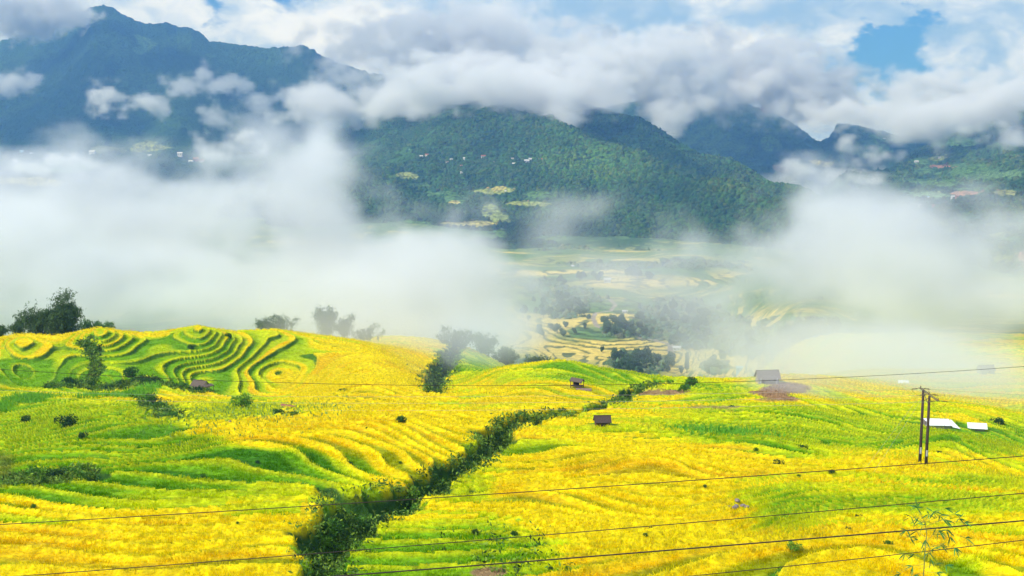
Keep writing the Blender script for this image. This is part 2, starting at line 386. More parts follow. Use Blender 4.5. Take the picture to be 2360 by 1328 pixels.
m_rice, t, out = new_mat("rice_crop")
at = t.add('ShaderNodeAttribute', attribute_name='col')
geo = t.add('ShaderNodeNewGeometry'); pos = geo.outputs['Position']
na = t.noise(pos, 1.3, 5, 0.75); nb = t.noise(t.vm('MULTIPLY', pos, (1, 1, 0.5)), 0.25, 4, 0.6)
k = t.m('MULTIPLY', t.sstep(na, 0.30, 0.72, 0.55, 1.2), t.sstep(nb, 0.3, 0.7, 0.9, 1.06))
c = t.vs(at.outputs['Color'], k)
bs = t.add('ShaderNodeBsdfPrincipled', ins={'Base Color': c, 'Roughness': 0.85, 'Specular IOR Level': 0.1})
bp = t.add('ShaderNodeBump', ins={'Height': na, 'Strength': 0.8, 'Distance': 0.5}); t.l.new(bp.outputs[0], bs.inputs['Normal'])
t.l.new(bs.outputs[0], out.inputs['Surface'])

def fan(name, bvals, nc, a0, a1, mat, fn):
    al = np.r_[-np.geomspace(1.6, -a0 * 1.01, 60), np.linspace(a0, a1, nc), np.geomspace(a1 * 1.01, 1.6, 60)]; nc = len(al); yy = np.exp(bvals)
    Y = np.repeat(yy[:, None], nc, 1); X = al[None] * Y
    return fn(name, X, Y, mat)
def build_rice(name, X, Y, mat):
    z, lv, f, riser, lip, dep, g = ground(X, Y, True)
    z = z + 0.10 * fbm(X / 0.8, Y / 0.8, 88, 2) * sst(Y, 600, 200)
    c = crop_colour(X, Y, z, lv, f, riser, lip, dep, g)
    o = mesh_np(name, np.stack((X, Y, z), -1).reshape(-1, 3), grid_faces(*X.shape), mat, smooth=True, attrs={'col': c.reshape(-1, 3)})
    return tag(o, 'stepped rice fields, golden yellow and lime green, over the near hills', 'field', kind='structure')
QUICK = False
# building plots are levelled before the ground is meshed
def pad(u, v, r, dz=0.0):
    x, y = hit(u, v); z = gz(x, y) + dz; PADS.append((x, y, r, z)); return x, y, z
HUT1 = pad(462, 899, 3.4); HUT2 = pad(1388, 984, 2.2); HUT3 = pad(1330, 893, 2.4); HUT4 = pad(1768, 884, 4.5)
SHED1 = pad(2160, 984, 5.5); SHED2 = pad(2252, 990, 4.0); HUT5 = pad(305, 762, 5)
bn = np.r_[np.linspace(math.log(14), math.log(84), 90)[:-1], np.linspace(math.log(84), math.log(560), 1050)[:-1], np.linspace(math.log(560), math.log(900), 130)]
fan('rice_fields', bn, 1500, -0.46, 0.46, m_rice, build_rice)

# ------------------------------------------------------------------ valley floor (terraces far below)
ROAD1 = path_px([(1405, 690, 2), (1418, 703, 2.2), (1408, 716, 2.2), (1372, 722, 2.5), (1366, 735, 2.5), (1376, 752, 2.5), (1400, 762, 1.8)])
ROAD2 = path_px([(1470, 780, 2), (1520, 787, 2.6), (1545, 795, 2.8), (1546, 808, 2.8), (1550, 824, 2.6)])
FOR_V = [(a, b, ra * .8, rb * .8, w) for a, b, ra, rb, w in [(1300, 700, 90, 32, 1.0), (1560, 735, 110, 45, 1.25), (1620, 770, 100, 40, 1.0), (1470, 845, 90, 28, 1.2), (1430, 770, 40, 14, .7), (1600, 690, 110, 25, .4), (1650, 850, 30, 14, .8), (1500, 775, 60, 12, .6), (1700, 790, 70, 30, .8), (1250, 660, 60, 18, .6), (1500, 610, 300, 14, .7), (1850, 780, 150, 40, .7), (1400, 560, 200, 16, 1.), (1000, 560, 150, 20, .6), (2000, 800, 100, 20, .9)]]
YEL_V = [(1480, 800, 120, 22, 1.0), (1400, 810, 80, 16, .9), (1640, 830, 110, 22, 1.0), (1250, 745, 110, 14, .8), (1400, 728, 40, 10, 1.2), (1340, 735, 60, 10, .8), (1450, 730, 60, 10, .8), (1220, 790, 80, 30, .7), (1740, 740, 120, 30, .4), (1300, 630, 140, 8, .7), (1500, 650, 150, 12, .4), (1680, 860, 120, 12, .6)]
def forest_v(x, y, z):
    u, v = proj(x, y, z); u = u + 22 * vnoise(x / 60, y / 80, 91); v = v + 9 * vnoise(x / 50, y / 60, 92)
    fo = 0.30 * fbm(x / 60, y / 80, 93, 3) + 0.25 * sst(-fbm(x / 160, y / 200, 94, 2), .0, .4)
    for a, b, ra, rb, w in FOR_V: fo = fo + w * np.exp(-((u - a) / ra) ** 2 - ((v - b) / rb) ** 2)
    return fo, u, v
def build_valley(name, X, Y, mat):
    z, lv, f, riser, lip, dep, g = ground(X, Y, True)
    fo, u, v = forest_v(X, Y, z)
    k = sst(fo, 0.35, 0.6)
    ye = 0.15 * np.ones_like(z)
    for a, b, ra, rb, w in YEL_V: ye = ye + w * np.exp(-((u - a) / ra) ** 2 - ((v - b) / rb) ** 2)
    ye = ye + 0.30 * _hash(lv, np.floor(X / 130 + vnoise(X / 80, Y / 80, 96)), 95) + 0.25 * fbm(X / 70, Y / 50, 97, 3)
    ye = sst(ye, 0.15, 0.75)[..., None]
    c = np.array((0.10, 0.19, 0.05)) * (1 - ye) + np.array((0.60, 0.47, 0.11)) * ye
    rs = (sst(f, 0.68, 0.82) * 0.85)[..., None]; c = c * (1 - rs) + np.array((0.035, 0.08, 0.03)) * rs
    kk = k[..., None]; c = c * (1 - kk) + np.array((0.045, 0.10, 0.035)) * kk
    rd = sst(np.minimum(seg_dist(X, Y, ROAD1), seg_dist(X, Y, ROAD2)), 1.3, 0.9)[..., None]; c = c * (1 - rd) + np.array((0.30, 0.26, 0.21)) * rd
    z = z + k * 2.0 * (0.5 + 0.5 * vnoise(X / 6, Y / 6, 98)) * (1 - rd[..., 0])
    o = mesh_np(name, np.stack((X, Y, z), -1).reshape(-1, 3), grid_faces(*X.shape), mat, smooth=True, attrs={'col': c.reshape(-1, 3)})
    return tag(o, 'far valley floor of small tan and green rice terraces with a winding road', 'valley', kind='structure')
m_val, t, out = new_mat("valley_fields")
at = t.add('ShaderNodeAttribute', attribute_name='col'); pos = t.add('ShaderNodeNewGeometry').outputs['Position']
na = t.noise(pos, 0.12, 5, 0.7)
c = t.vs(at.outputs['Color'], t.sstep(na, 0.3, 0.7, 0.7, 1.2))
bs = t.add('ShaderNodeBsdfPrincipled', ins={'Base Color': c, 'Roughness': 0.9, 'Specular IOR Level': 0.1}); t.l.new(bs.outputs[0], out.inputs['Surface'])
bv = np.r_[np.linspace(math.log(896), math.log(2400), 620)[:-1], np.linspace(math.log(2400), math.log(9000), 150)]
fan('valley_floor', bv, 1100, -0.46, 0.46, m_val, build_valley)

# ------------------------------------------------------------------ forested mountains
m_for, t, out = new_mat("forest_canopy")
pos = t.add('ShaderNodeNewGeometry').outputs['Position']
at = t.add('ShaderNodeAttribute', attribute_name='col')
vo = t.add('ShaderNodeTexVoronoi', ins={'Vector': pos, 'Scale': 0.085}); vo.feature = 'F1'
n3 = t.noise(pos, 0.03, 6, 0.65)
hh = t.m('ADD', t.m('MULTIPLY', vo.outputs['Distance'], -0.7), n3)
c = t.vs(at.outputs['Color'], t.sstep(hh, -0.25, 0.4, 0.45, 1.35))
bs = t.add('ShaderNodeBsdfPrincipled', ins={'Base Color': c, 'Roughness': 0.95, 'Specular IOR Level': 0.05})
bp = t.add('ShaderNodeBump', ins={'Height': hh, 'Strength': 1.0, 'Distance': 9.0}); t.l.new(bp.outputs[0], bs.inputs['Normal'])
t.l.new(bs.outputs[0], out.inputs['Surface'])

SHEETS = {}
def mountain(key, name, label, prof, nu, nt, spur, seed, base_c, fields=(), jag=4.0, gamma=1.0):
    prof = np.array(prof, float); us = np.linspace(prof[0, 0], prof[-1, 0], nu)
    vc, yc, vb, yb = (np.interp(us, prof[:, 0], prof[:, i]) for i in (1, 2, 3, 4))
    ts = np.r_[np.linspace(-0.12, 1.0, nt), np.linspace(1.0, 1.6, 40)[1:]]
    T, Uu = np.meshgrid(ts, us, indexing='ij')
    ac = (Uu - U0) / F
    def pt(v, y):
        b = (V0 - v) / F; k = y / (cp + sp * b); return ac * k, y, CZ + (-sp + cp * b) * k
    xc, ycr, zc = pt(vc[None] + 0 * T, yc[None] + 0 * T); xb, ybs, zb = pt(vb[None] + 0 * T, yb[None] + 0 * T)
    tc = np.clip(T, -0.12, 1.0)
    Y = ybs + (ycr - ybs) * T
    X = xb + (xc - xb) * T
    Z = zb + (zc - zb) * (np.sign(tc) * np.abs(tc) ** gamma)
    over = np.clip(T - 1, 0, 1); Z = Z - over * (zc - zb + 150) * 1.3
    env = np.clip(np.sin(np.pi * np.clip(T, 0, 1)) ** 0.7, 0, 1)
    sc = spur
    wx = X + 120 * vnoise(X / 500, Y / 500, seed)
    r = 1 - np.abs(vnoise(wx / (sc * 7), T * 1.3, seed + 1)) * 2
    r2 = 1 - np.abs(vnoise(wx / (sc * 2.6) + T * 1.2, T * 2.7, seed + 2)) * 2
    r3 = fbm(wx / (sc * 1.0), T * 8, seed + 3, 3)
    Z = Z + env * sc * (1.0 * (r - .65) + 0.5 * (r2 - .6) + 0.28 * r3)
    Z = Z + jag * fbm(X / 26, Y / 26 + T * 3, seed + 4, 3) + jag * .6 * vnoise(X / 9, Y / 9, seed + 8)
    n = fbm(X / 300, T * 6, seed + 5, 4)
    c = np.array(base_c[0]) * np.ones(T.shape + (1,)); k = sst(n, -.35, .4)[..., None]; c = c * (1 - k) + np.array(base_c[1]) * k
    u, v = proj(X, Y, Z); un = u + 20 * vnoise(X / 90, T * 12, seed + 6); vn = v + 7 * vnoise(X / 70, T * 16, seed + 7)
    fm = np.zeros(T.shape)
    for a, b, ra, rb, cc in fields:
        m = sst(((un - a) / ra) ** 2 + ((vn - b) / rb) ** 2, 1.3, 0.8)
        if cc[1] < .27 and ra > 50 and rb > 20: m = .6 * np.exp(-((un - a) / ra) ** 2 - ((vn - b) / rb) ** 2)  # broad soft patches are sunlit forest painted in as lighter green
        fm = np.maximum(fm, m if rb < 20 or ra < 50 else 0)
        ln = 1 - 0.35 * sst(np.sin(Z * 1.3), .2, .9)[..., None]
        m = m[..., None]; c = c * (1 - m) + np.array(cc) * ln * m
    SHEETS[key] = (X, Y, Z, T, fm, c, u, v)
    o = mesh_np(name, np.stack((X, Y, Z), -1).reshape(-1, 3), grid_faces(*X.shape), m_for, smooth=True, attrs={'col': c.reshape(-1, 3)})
    return tag(o, label, 'mountain', kind='structure')
OLVF = (0.22, 0.26, 0.07); YF = (0.36, 0.33, 0.10); BRF = (0.34, 0.19, 0.12); GF = (0.08, 0.16, 0.045)
mountain('A', 'mountain', 'tall blue forested mountain on the left with its peak in the cloud',
    [(-500, 150, 8000, 420, 4300), (-100, 130, 7800, 410, 4300), (0, 95, 7600, 400, 4300), (150, 52, 7500, 400, 4300), (205, 20, 7400, 400, 4300), (240, 11, 7400, 400, 4300), (265, 20, 7400, 400, 4300), (285, 36, 7300, 400, 4300), (330, 52, 7300, 400, 4300), (352, 56, 7200, 400, 4300), (385, 50, 7200, 400, 4300), (408, 62, 7200, 400, 4300), (440, 64, 7100, 400, 4300), (470, 82, 7100, 400, 4300), (482, 95, 7000, 400, 4300), (540, 102, 7000, 400, 4300), (610, 112, 6900, 400, 4300), (660, 108, 6800, 400, 4300), (695, 104, 6800, 400, 4300), (725, 116, 6700, 400, 4300), (740, 128, 6700, 400, 4300), (790, 148, 6600, 400, 4300), (850, 168, 6500, 400, 4300), (930, 176, 6400, 400, 4300), (1000, 205, 6300, 400, 4300), (1200, 240, 6000, 400, 4300), (1500, 330, 5500, 420, 4300)],
    1100, 420, 120, 200, ((0.012, 0.038, 0.018), (0.03, 0.07, 0.022)), [(340, 338, 45, 9, OLVF), (250, 345, 40, 8, (0.1, .13, .05)), (130, 385, 90, 16, GF), (60, 420, 80, 9, YF), (330, 100, 30, 20, (0.07, .14, .05))], 6.0)
mountain('C', 'mountain', 'far hazy blue mountain in the middle distance, right of the green spur',
    [(1250, 300, 6500, 440, 4900), (1400, 245, 6600, 440, 4900), (1500, 225, 6700, 440, 4900), (1600, 215, 6700, 440, 4900), (1680, 222, 6600, 440, 4900), (1740, 245, 6500, 440, 4900), (1785, 262, 6400, 440, 4900), (1815, 275, 6200, 440, 4900), (1850, 300, 6000, 440, 4900), (1885, 328, 5800, 440, 4900), (1910, 318, 5900, 445, 4700), (1930, 285, 6200, 450, 4600), (1980, 290, 6300, 450, 4600), (2020, 300, 6300, 450, 4600), (2080, 315, 6200, 450, 4600), (2160, 300, 6600, 450, 4600), (2260, 270, 6800, 450, 4600), (2400, 240, 7000, 450, 4600), (2800, 200, 7000, 450, 4600)],
    800, 260, 95, 300, ((0.014, 0.045, 0.02), (0.035, 0.08, 0.026)), [(1895, 373, 30, 6, YF), (2040, 320, 50, 7, GF), (2000, 345, 60, 16, (0.07, .15, .05)), (1780, 330, 30, 20, (0.08, .16, .04)), (1790, 390, 18, 9, (0.2, .14, .09))], 6.0)
mountain('B', 'mountain', 'broad dark green forested mountain in the centre with clouds along its crest',
    [(500, 400, 4600, 540, 2900), (700, 330, 4700, 550, 2800), (820, 285, 4800, 560, 2700), (900, 255, 4800, 560, 2650), (1000, 236, 4700, 560, 2600), (1100, 224, 4600, 560, 2600), (1180, 219, 4500, 560, 2600), (1300, 234, 4300, 565, 2600), (1370, 250, 4200, 570, 2600), (1440, 268, 4100, 575, 2550), (1475, 272, 4000, 575, 2500), (1530, 303, 3900, 580, 2450), (1570, 330, 3800, 585, 2400), (1610, 352, 3700, 590, 2350), (1650, 357, 3650, 590, 2300), (1690, 366, 3600, 590, 2300), (1735, 392, 3500, 595, 2300), (1775, 418, 3350, 600, 2300), (1830, 424, 3200, 600, 2250), (1865, 434, 3100, 600, 2250), (1900, 462, 3000, 600, 2200), (1960, 520, 2800, 600, 2200), (2050, 590, 2500, 610, 2150)],
    1300, 620, 95, 400, ((0.014, 0.046, 0.015), (0.045, 0.105, 0.022)), [(1050, 463, 28, 14, GF), (1045, 472, 16, 6, YF), (1140, 495, 30, 22, (0.2, .25, .07)), (1135, 442, 50, 8, OLVF), (1145, 436, 18, 6, YF), (1250, 450, 40, 7, GF), (1080, 520, 50, 7, YF), (1080, 540, 80, 10, GF), (940, 405, 30, 9, OLVF), (980, 425, 30, 6, GF), (1230, 470, 50, 5, OLVF), (1020, 445, 30, 4, GF), (1290, 550, 60, 10, GF), (950, 520, 60, 12, GF), (1350, 385, 110, 50, (0.12, 0.26, 0.035)), (1690, 430, 60, 22, (0.09, 0.18, 0.035))], 3.5)  # last two patches are no fields: sunlight on the slope painted as lighter green
mountain('D', 'mountain', 'green patchwork mountainside on the far right under the cloud bank',
    [(1860, 470, 3900, 610, 3000), (1905, 432, 4000, 610, 2900), (1935, 405, 4100, 610, 2800), (1965, 394, 4200, 610, 2700), (2010, 398, 4200, 610, 2700), (2060, 385, 4300, 610, 2700), (2100, 355, 4500, 620, 2600), (2150, 330, 4700, 620, 2600), (2200, 305, 4800, 620, 2500), (2270, 285, 4900, 620, 2500), (2310, 262, 4900, 620, 2400), (2350, 242, 4900, 620, 2400), (2450, 215, 4900, 620, 2400), (2800, 180, 4900, 620, 2300)],
    700, 420, 75, 500, ((0.02, 0.058, 0.02), (0.06, 0.12, 0.035)), [(2130, 372, 35, 8, GF), (2170, 368, 25, 5, OLVF), (2180, 385, 30, 3, BRF), (2240, 395, 55, 16, GF), (2130, 395, 40, 8, GF), (2150, 420, 80, 7, GF), (2230, 445, 30, 5, BRF), (2130, 450, 70, 7, (0.13, .24, .09)), (2250, 435, 40, 5, GF), (2300, 400, 50, 9, (.1, .18, .07)), (2200, 330, 50, 10, (.08, .16, .05))], 3.0)
mountain('E', 'hillside', 'nearer wooded slope at the right edge above the mist', 
    [(1950, 640, 2300, 700, 1800), (2050, 560, 2500, 700, 1800), (2120, 500, 2650, 700, 1750), (2190, 462, 2800, 700, 1700), (2250, 448, 2900, 700, 1700), (2300, 432, 2900, 700, 1650), (2360, 410, 2900, 700, 1600), (2450, 385, 2900, 700, 1600), (2800, 330, 2900, 700, 1500)],
    500, 380, 45, 600, ((0.028, 0.07, 0.022), (0.075, 0.13, 0.035)), [(2315, 540, 26, 8, OLVF), (2330, 555, 22, 6, GF), (2345, 595, 8, 12, (.45, .22, .13)), (2310, 600, 30, 8, OLVF), (2310, 445, 30, 5, (.2, .22, .08)), (2240, 500, 40, 8, (.06, .12, .04)), (2330, 640, 40, 10, (.08, .15, .05))], 2.5)
tag(bpy.data.objects['hillside'], cat='hillside')

# a carpet of tree crowns on the two nearer forest slopes (nobody could count it)
def crowns(name, label, key, n, r0, r1, tmin=0.0):
    X, Y, Z, T, fm, c, u, v = SHEETS[key]; nr, nc = X.shape
    i = rng.integers(0, nr - 42, n); j = rng.integers(0, nc - 1, n)
    fi = rng.random(n); fj = rng.random(n)
    def bl(A): return (A[i, j] * (1 - fi) + A[i + 1, j] * fi) * (1 - fj) + (A[i, j + 1] * (1 - fi) + A[i + 1, j + 1] * fi) * fj
    x, y, z, tt, f_ = bl(X), bl(Y), bl(Z), bl(T), bl(fm)
    ok = (f_ < 0.35) & (tt > tmin) & (fbm(x / 140, y / 140, 77, 3) > -0.55)
    x, y, z = x[ok], y[ok], z[ok]; cc = c[i[ok], j[ok]]; n = len(x)
    return crown_mesh(name, label, x, y, z, cc, r0, r1)
def crown_mesh(name, label, x, y, z, cc, r0, r1):
    n = len(x)
    # one rough crown: 3 rings + top
    ang = np.arange(6) * math.pi / 3
    base = [(1.0 * math.cos(a), 1.0 * math.sin(a), 0.0) for a in ang] + [(0.85 * math.cos(a + .5), 0.85 * math.sin(a + .5), 0.75) for a in ang] + [(0, 0, 1.25)]
    base = np.array(base); fc = []
    for k in range(6):
        k2 = (k + 1) % 6; fc += [(k, k2, 6 + k), (k2, 6 + k2, 6 + k), (6 + k, 6 + k2, 12)]
    fc = np.array(fc)
    r = r0 + (r1 - r0) * rng.random(n) ** 2
    jit = 1 + 0.30 * rng.standard_normal((n, 13, 1))
    V = base[None] * jit * r[:, None, None]; V[..., 2] *= (0.55 + 0.65 * rng.random(n))[:, None]
    V += np.stack((x, y, z - r * 0.1), -1)[:, None]
    col = cc * (0.6 + 0.9 * rng.random((n, 1))) ; col[:, 0] *= 0.8 + 0.8 * rng.random(n)
    col = np.repeat(col[:, None], 13, 1).reshape(-1, 3)
    Fc = (fc[None] + (np.arange(n) * 13)[:, None, None]).reshape(-1, 3)
    o = mesh_np(name, V.reshape(-1, 3), Fc, m_crown, smooth=True, attrs={'col': col})
    return tag(o, label, 'forest', kind='stuff')
m_crown = principled("crown_leaves", (0, 0, 0), 0.9, noise_scale=0.5, amt=0.5, attr='col', spec=0.05)
crowns('forest', 'dense dark green forest covering the central mountain', 'B', 90000, 2.4, 6.0)
crowns('forest', 'patchy woodland on the far right mountainside', 'D', 30000, 2.6, 6.5)
crowns('forest', 'woodland on the near slope at the right edge', 'E', 22000, 2.2, 5.5)

# woods on the valley floor
n = 260000; yy = rng.uniform(960, 2500, n); xx = (rng.random(n) * 2 - 1) * 0.42 * yy; zz = np.full(n, 0.0)
zz = ground(xx, yy); fo, u_, v_ = forest_v(xx, yy, zz); ok = (fo > 0.42 + 0.25 * rng.random(n)) & (u_ > 1050) & (u_ < 2150) & (v_ < 900)
rdm = np.minimum(seg_dist(xx, yy, ROAD1), seg_dist(xx, yy, ROAD2)) > 1.6; ok &= rdm
xx, yy, zz = xx[ok], yy[ok], zz[ok]; cc = np.array((0.10, 0.175, 0.08)) * np.ones((len(xx), 1)); print('valley crowns', len(xx))
crown_mesh('woodland', 'dark green woods between the terraces on the valley floor', xx, yy, zz, cc, 1.6, 4.6)

# ------------------------------------------------------------------ rice plants standing on the near terraces (nobody could count them)
def rice_plants(name, label, n, y0, y1, h0, w0, seed, nb=4):
    r = np.random.default_rng(seed)
    # area density falls off with distance as (130 / y)^2
    yy = np.exp(np.linspace(math.log(y0), math.log(y1), 400)); pdf = yy * np.minimum(1, (125 / yy) ** 2.3); cdf = np.cumsum(pdf * np.gradient(yy)); cdf /= cdf[-1]
    y = np.interp(r.random(n), cdf, yy); x = (r.random(n) * 2 - 1) * 0.41 * y
    z, lv, f, riser, lip, dep, g = ground(x, y, True)
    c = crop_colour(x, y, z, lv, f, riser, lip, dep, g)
    pads = np.zeros(n, bool)
    for px, py, rr, pz in PADS: pads |= np.hypot(x - px, y - py) < rr * 1.1
    soil = (c[:, 0] > 0.2) & (c[:, 1] < c[:, 0] * 0.58) & (c[:, 2] > 0.03)
    ok = (dep < 0.35) & ~pads & ~soil & (riser < 0.9)
    x, y, z, c, lip = x[ok], y[ok], z[ok], c[ok], lip[ok]; n = len(x)
    gr = np.clip(y / 125, 1, 6) ** 0.75
    h = h0 * (0.7 + 0.6 * r.random(n)) * (0.8 + .4 * vnoise(x / 2.2, y / 2.8, 5)) * gr ** .35; w = w0 * gr
    a = r.random((n, nb)) * 2 * math.pi; lean = (0.25 + 0.5 * r.random((n, nb))) * h[:, None]
    bx = x[:, None] + 0.12 * r.standard_normal((n, nb)) * gr[:, None]; by = y[:, None] + 0.12 * r.standard_normal((n, nb)) * gr[:, None]
    bz = (z - 0.08)[:, None] + 0 * a
    tx = bx + np.cos(a) * lean; ty = by + np.sin(a) * lean; tz = bz + h[:, None] * (0.8 + 0.4 * r.random((n, nb)))
    ang = r.random((n, nb)) * math.pi; px, py = np.cos(ang) * w[:, None], np.sin(ang) * w[:, None]
    V = np.stack((np.stack((bx - px, by - py, bz), -1), np.stack((bx + px, by + py, bz), -1), np.stack((tx + px * .5, ty + py * .5, tz), -1), np.stack((tx - px * .5, ty - py * .5, tz), -1)), 2).reshape(-1, 3)
    k = (0.66 + 0.62 * r.random((n, nb, 1))); cc = c[:, None] * k
    cc[..., 0] *= 0.9 + 0.25 * r.random((n, nb)); cc = np.clip(cc, 0, 1)
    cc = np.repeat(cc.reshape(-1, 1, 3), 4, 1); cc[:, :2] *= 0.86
    Fc = np.arange(n * nb * 4).reshape(-1, 4)
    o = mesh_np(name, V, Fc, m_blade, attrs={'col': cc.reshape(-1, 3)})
    return tag(o, label, 'rice', kind='stuff')
m_blade = principled("rice_leaves", (0, 0, 0), 0.9, attr='col', spec=0.0, translucent=0.35)
rice_plants('rice_plants', 'dense ripening rice plants covering the near terraces', 420000, 84, 420, 0.21, 0.026, 3)

# ------------------------------------------------------------------ foliage helpers
def leaf_mesh(n, centre_r, leaf, seed, shape='ball', up=0.0):
    """n small leaf quads scattered in lumpy volume -> verts, faces, shade"""
    r = np.random.default_rng(seed); V = []; K = []
    for (cx, cy_, cz, rx, rz) in centre_r:
        m = int(n * rx * rx * rz / sum(q[3] ** 2 * q[4] for q in centre_r)) + 12
        d = r.standard_normal((m, 3)); d /= np.linalg.norm(d, axis=1)[:, None]
        rad = (0.45 + 0.6 * r.random(m) ** 0.6)
        p = d * rad[:, None] * np.array((rx, rx, rz)) + np.array((cx, cy_, cz))
        a = r.standard_normal((m, 3)); a[:, 2] += up; a /= np.linalg.norm(a, axis=1)[:, None]
        b = np.cross(a, r.standard_normal((m, 3))); b /= np.linalg.norm(b, axis=1)[:, None] + 1e-9
        s = leaf * (0.6 + 0.8 * r.random(m))[:, None]
        V.append(np.stack((p - a * s, p + b * s * .45, p + a * s, p - b * s * .45), 1)); K.append(0.6 + 0.8 * r.random(m))
    V = np.concatenate(V); K = np.concatenate(K)
    return V.reshape(-1, 3), np.arange(len(V) * 4).reshape(-1, 4), np.repeat(K, 4)
def leaf_obj(name, V, Fc, K, col, mat=None, parent=None, loc=None):
    c = K[:, None] * np.array(col)[None]
    return mesh_np(name, V, Fc, mat or m_leaf, parent=parent, attrs={'col': c}, loc=loc)
m_leaf = principled("leaves", (0, 0, 0), 0.7, attr='col', spec=0.25, translucent=0.25)
m_bark = principled("bark", (0.16, 0.12, 0.08), 0.9, 6.0, 0.4)
m_culm = principled("bamboo_culm", (0.22, 0.26, 0.08), 0.6, 4.0, 0.3)

# shrubs filling the gullies
rs = np.random.default_rng(21)
def gully_points(path, n, spread=0.9):
    seg = np.array(path); L = np.hypot(*(seg[1:, :2] - seg[:-1, :2]).T) * (seg[1:, 2] + seg[:-1, 2]); cs = np.r_[0, np.cumsum(L)]
    q = rs.random(n) * cs[-1]; i = np.clip(np.searchsorted(cs, q) - 1, 0, len(L) - 1); f = (q - cs[i]) / L[i]
    p = seg[i, :2] * (1 - f)[:, None] + seg[i + 1, :2] * f[:, None]; w = seg[i, 2] * (1 - f) + seg[i + 1, 2] * f
    return p + rs.uniform(-1, 1, (n, 2)) * (w * spread)[:, None]
SHV = []
for k in range(5):
    r = np.random.default_rng(100 + k)
    lobes = [(r.uniform(-.55, .55), r.uniform(-.55, .55), r.uniform(.35, .8), r.uniform(.35, .6), r.uniform(.3, .55)) for _ in range(6)]
    V, Fc, K = leaf_mesh(620, lobes, 0.10, 200 + k, up=.3)
    ob = leaf_obj('foliage', V, Fc, K, ((0.07, 0.19, 0.015), (0.045, 0.13, 0.02), (0.15, 0.32, 0.02), (0.09, 0.24, 0.02), (0.03, 0.09, 0.02))[k])
    st = MB()
    for a in range(4): st.tube([(0, 0, -0.2), (math.cos(a * 1.7) * .2, math.sin(a * 1.7) * .2, .3), (math.cos(a * 1.7) * .4, math.sin(a * 1.7) * .4, .7)], [.04, .03, .015], 5)
    so = st.build('stem', m_bark); SHV.append((ob, so))
SHADE = ['mid green', 'dark green', 'bright light green', 'fresh green', 'blackish green']
used_sh = [False] * 5
def shrub(x, y, s, k, label, group, dz=0.0):
    dz = dz - .12 * s
    root = empty('shrub', (x, y, gz(x, y) + dz), rs.random() * 6.28, label, 'shrub', group); root.scale = (s, s, s * rs.uniform(.8, 1.15))
    for src in SHV[k]:
        if used_sh[k]: c = src.copy(); COL.objects.link(c)
        else: c = src
        c.parent = root
    used_sh[k] = True
def where(x, y, z):
    u, v = proj(x, y, z)
    return u, v
def gully_shrubs(path, n, s0, s1, text, group, spread=.85):
    for (x, y) in gully_points(path, n, spread):
        k = int(rs.integers(0, 5)); s = rs.uniform(s0, s1); size = 'large' if s > (s0 + s1) / 2 + (s1 - s0) * .25 else ('small' if s < (s0 + s1) / 2 - (s1 - s0) * .25 else 'middling')
        shrub(x, y, s, k, f'{size} {SHADE[k]} leafy shrub {text}', group)
gully_shrubs(GULLY[:5], 56, .5, 1.5, 'in the wide lower part of the gully', 'shrubs in the lower gully')
gully_shrubs(GULLY[4:9], 20, .3, .85, 'in the narrow middle part of the gully', 'shrubs in the middle gully')
gully_shrubs(GULLY[8:], 16, .35, .85, 'in the far upper part of the gully', 'shrubs in the upper gully')
gully_shrubs(GULLY2, 12, .5, 1.1, 'in the hollow behind the golden knoll', 'shrubs in the hollow')
gully_shrubs(GULLY3, 26, 1.0, 1.8, 'along the hedge strip below the left hill', 'shrubs along the left hedge')
gully_shrubs(GULLY7, 5, .4, .8, 'climbing the bank on the left hill', 'shrubs on the left bank')
gully_shrubs(GULLY8, 9, .7, 1.5, 'in the weedy hollow at the left edge', 'shrubs at the left edge')
gully_shrubs(GULLY6, 6, .25, .5, 'on the weedy slope at the bottom centre', 'shrubs at the bottom centre')
gully_shrubs(GULLY4, 10, .8, 1.5, 'beside the green terraces on the left', 'shrubs beside the left terraces')
gully_shrubs(GULLY5, 5, .8, 1.4, 'between the fields by the bare plot', 'shrubs by the bare plot')
for u, v, s, k, lb in [(155, 985, 1.6, 4, 'lone grey green bush at the foot of the left terraces'), (190, 1012, .7, 4, 'small dark bush below the grey green bush'), (60, 975, 1.0, 4, 'small dark bush among the leftmost terraces'), (995, 884, 1.5, 1, 'big dark round bush on the edge of the golden knoll'), (1275, 955, 1.3, 1, 'dark bush standing among the golden fingers of rice'),
                      (1850, 1038, .8, 4, 'dark bush in the fold of the right hill'), (1795, 1072, .8, 4, 'shadowy bush in the dip left of the poles'), (1505, 888, 2.0, 0, 'leafy bush at the head of the gully'), (920, 975, .9, 1, 'little bush in the middle of the golden slope'), (640, 958, 1.3, 1, 'bush beside the low red roof'), (680, 960, 1.2, 0, 'bush right of the low red roof'),
                      (560, 945, 1.8, 2, 'pale leafy bush in the bean patch'), (1690, 943, .9, 1, 'small bush at the edge of the brown plot'), (1580, 905, 1.2, 0, 'bush on the narrow strip right of the bare plot'), (440, 805, 1.4, 1, 'dark bush among the left hill terraces'), (530, 778, 1.4, 1, 'dark bush near the crest of the left hill'), (785, 905, 1.5, 1, 'bush at the foot of the misty knoll'), (297, 870, 2.4, 1, 'upright dark bush beside the left hedge'), (2300, 978, 1.8, 4, 'dim bush right of the small white roof'), (1830, 1270, .6, 2, 'tiny bright bush on the terrace bank')]:
    x, y = hit(u, v); shrub(x, y, s, k, lb, None)
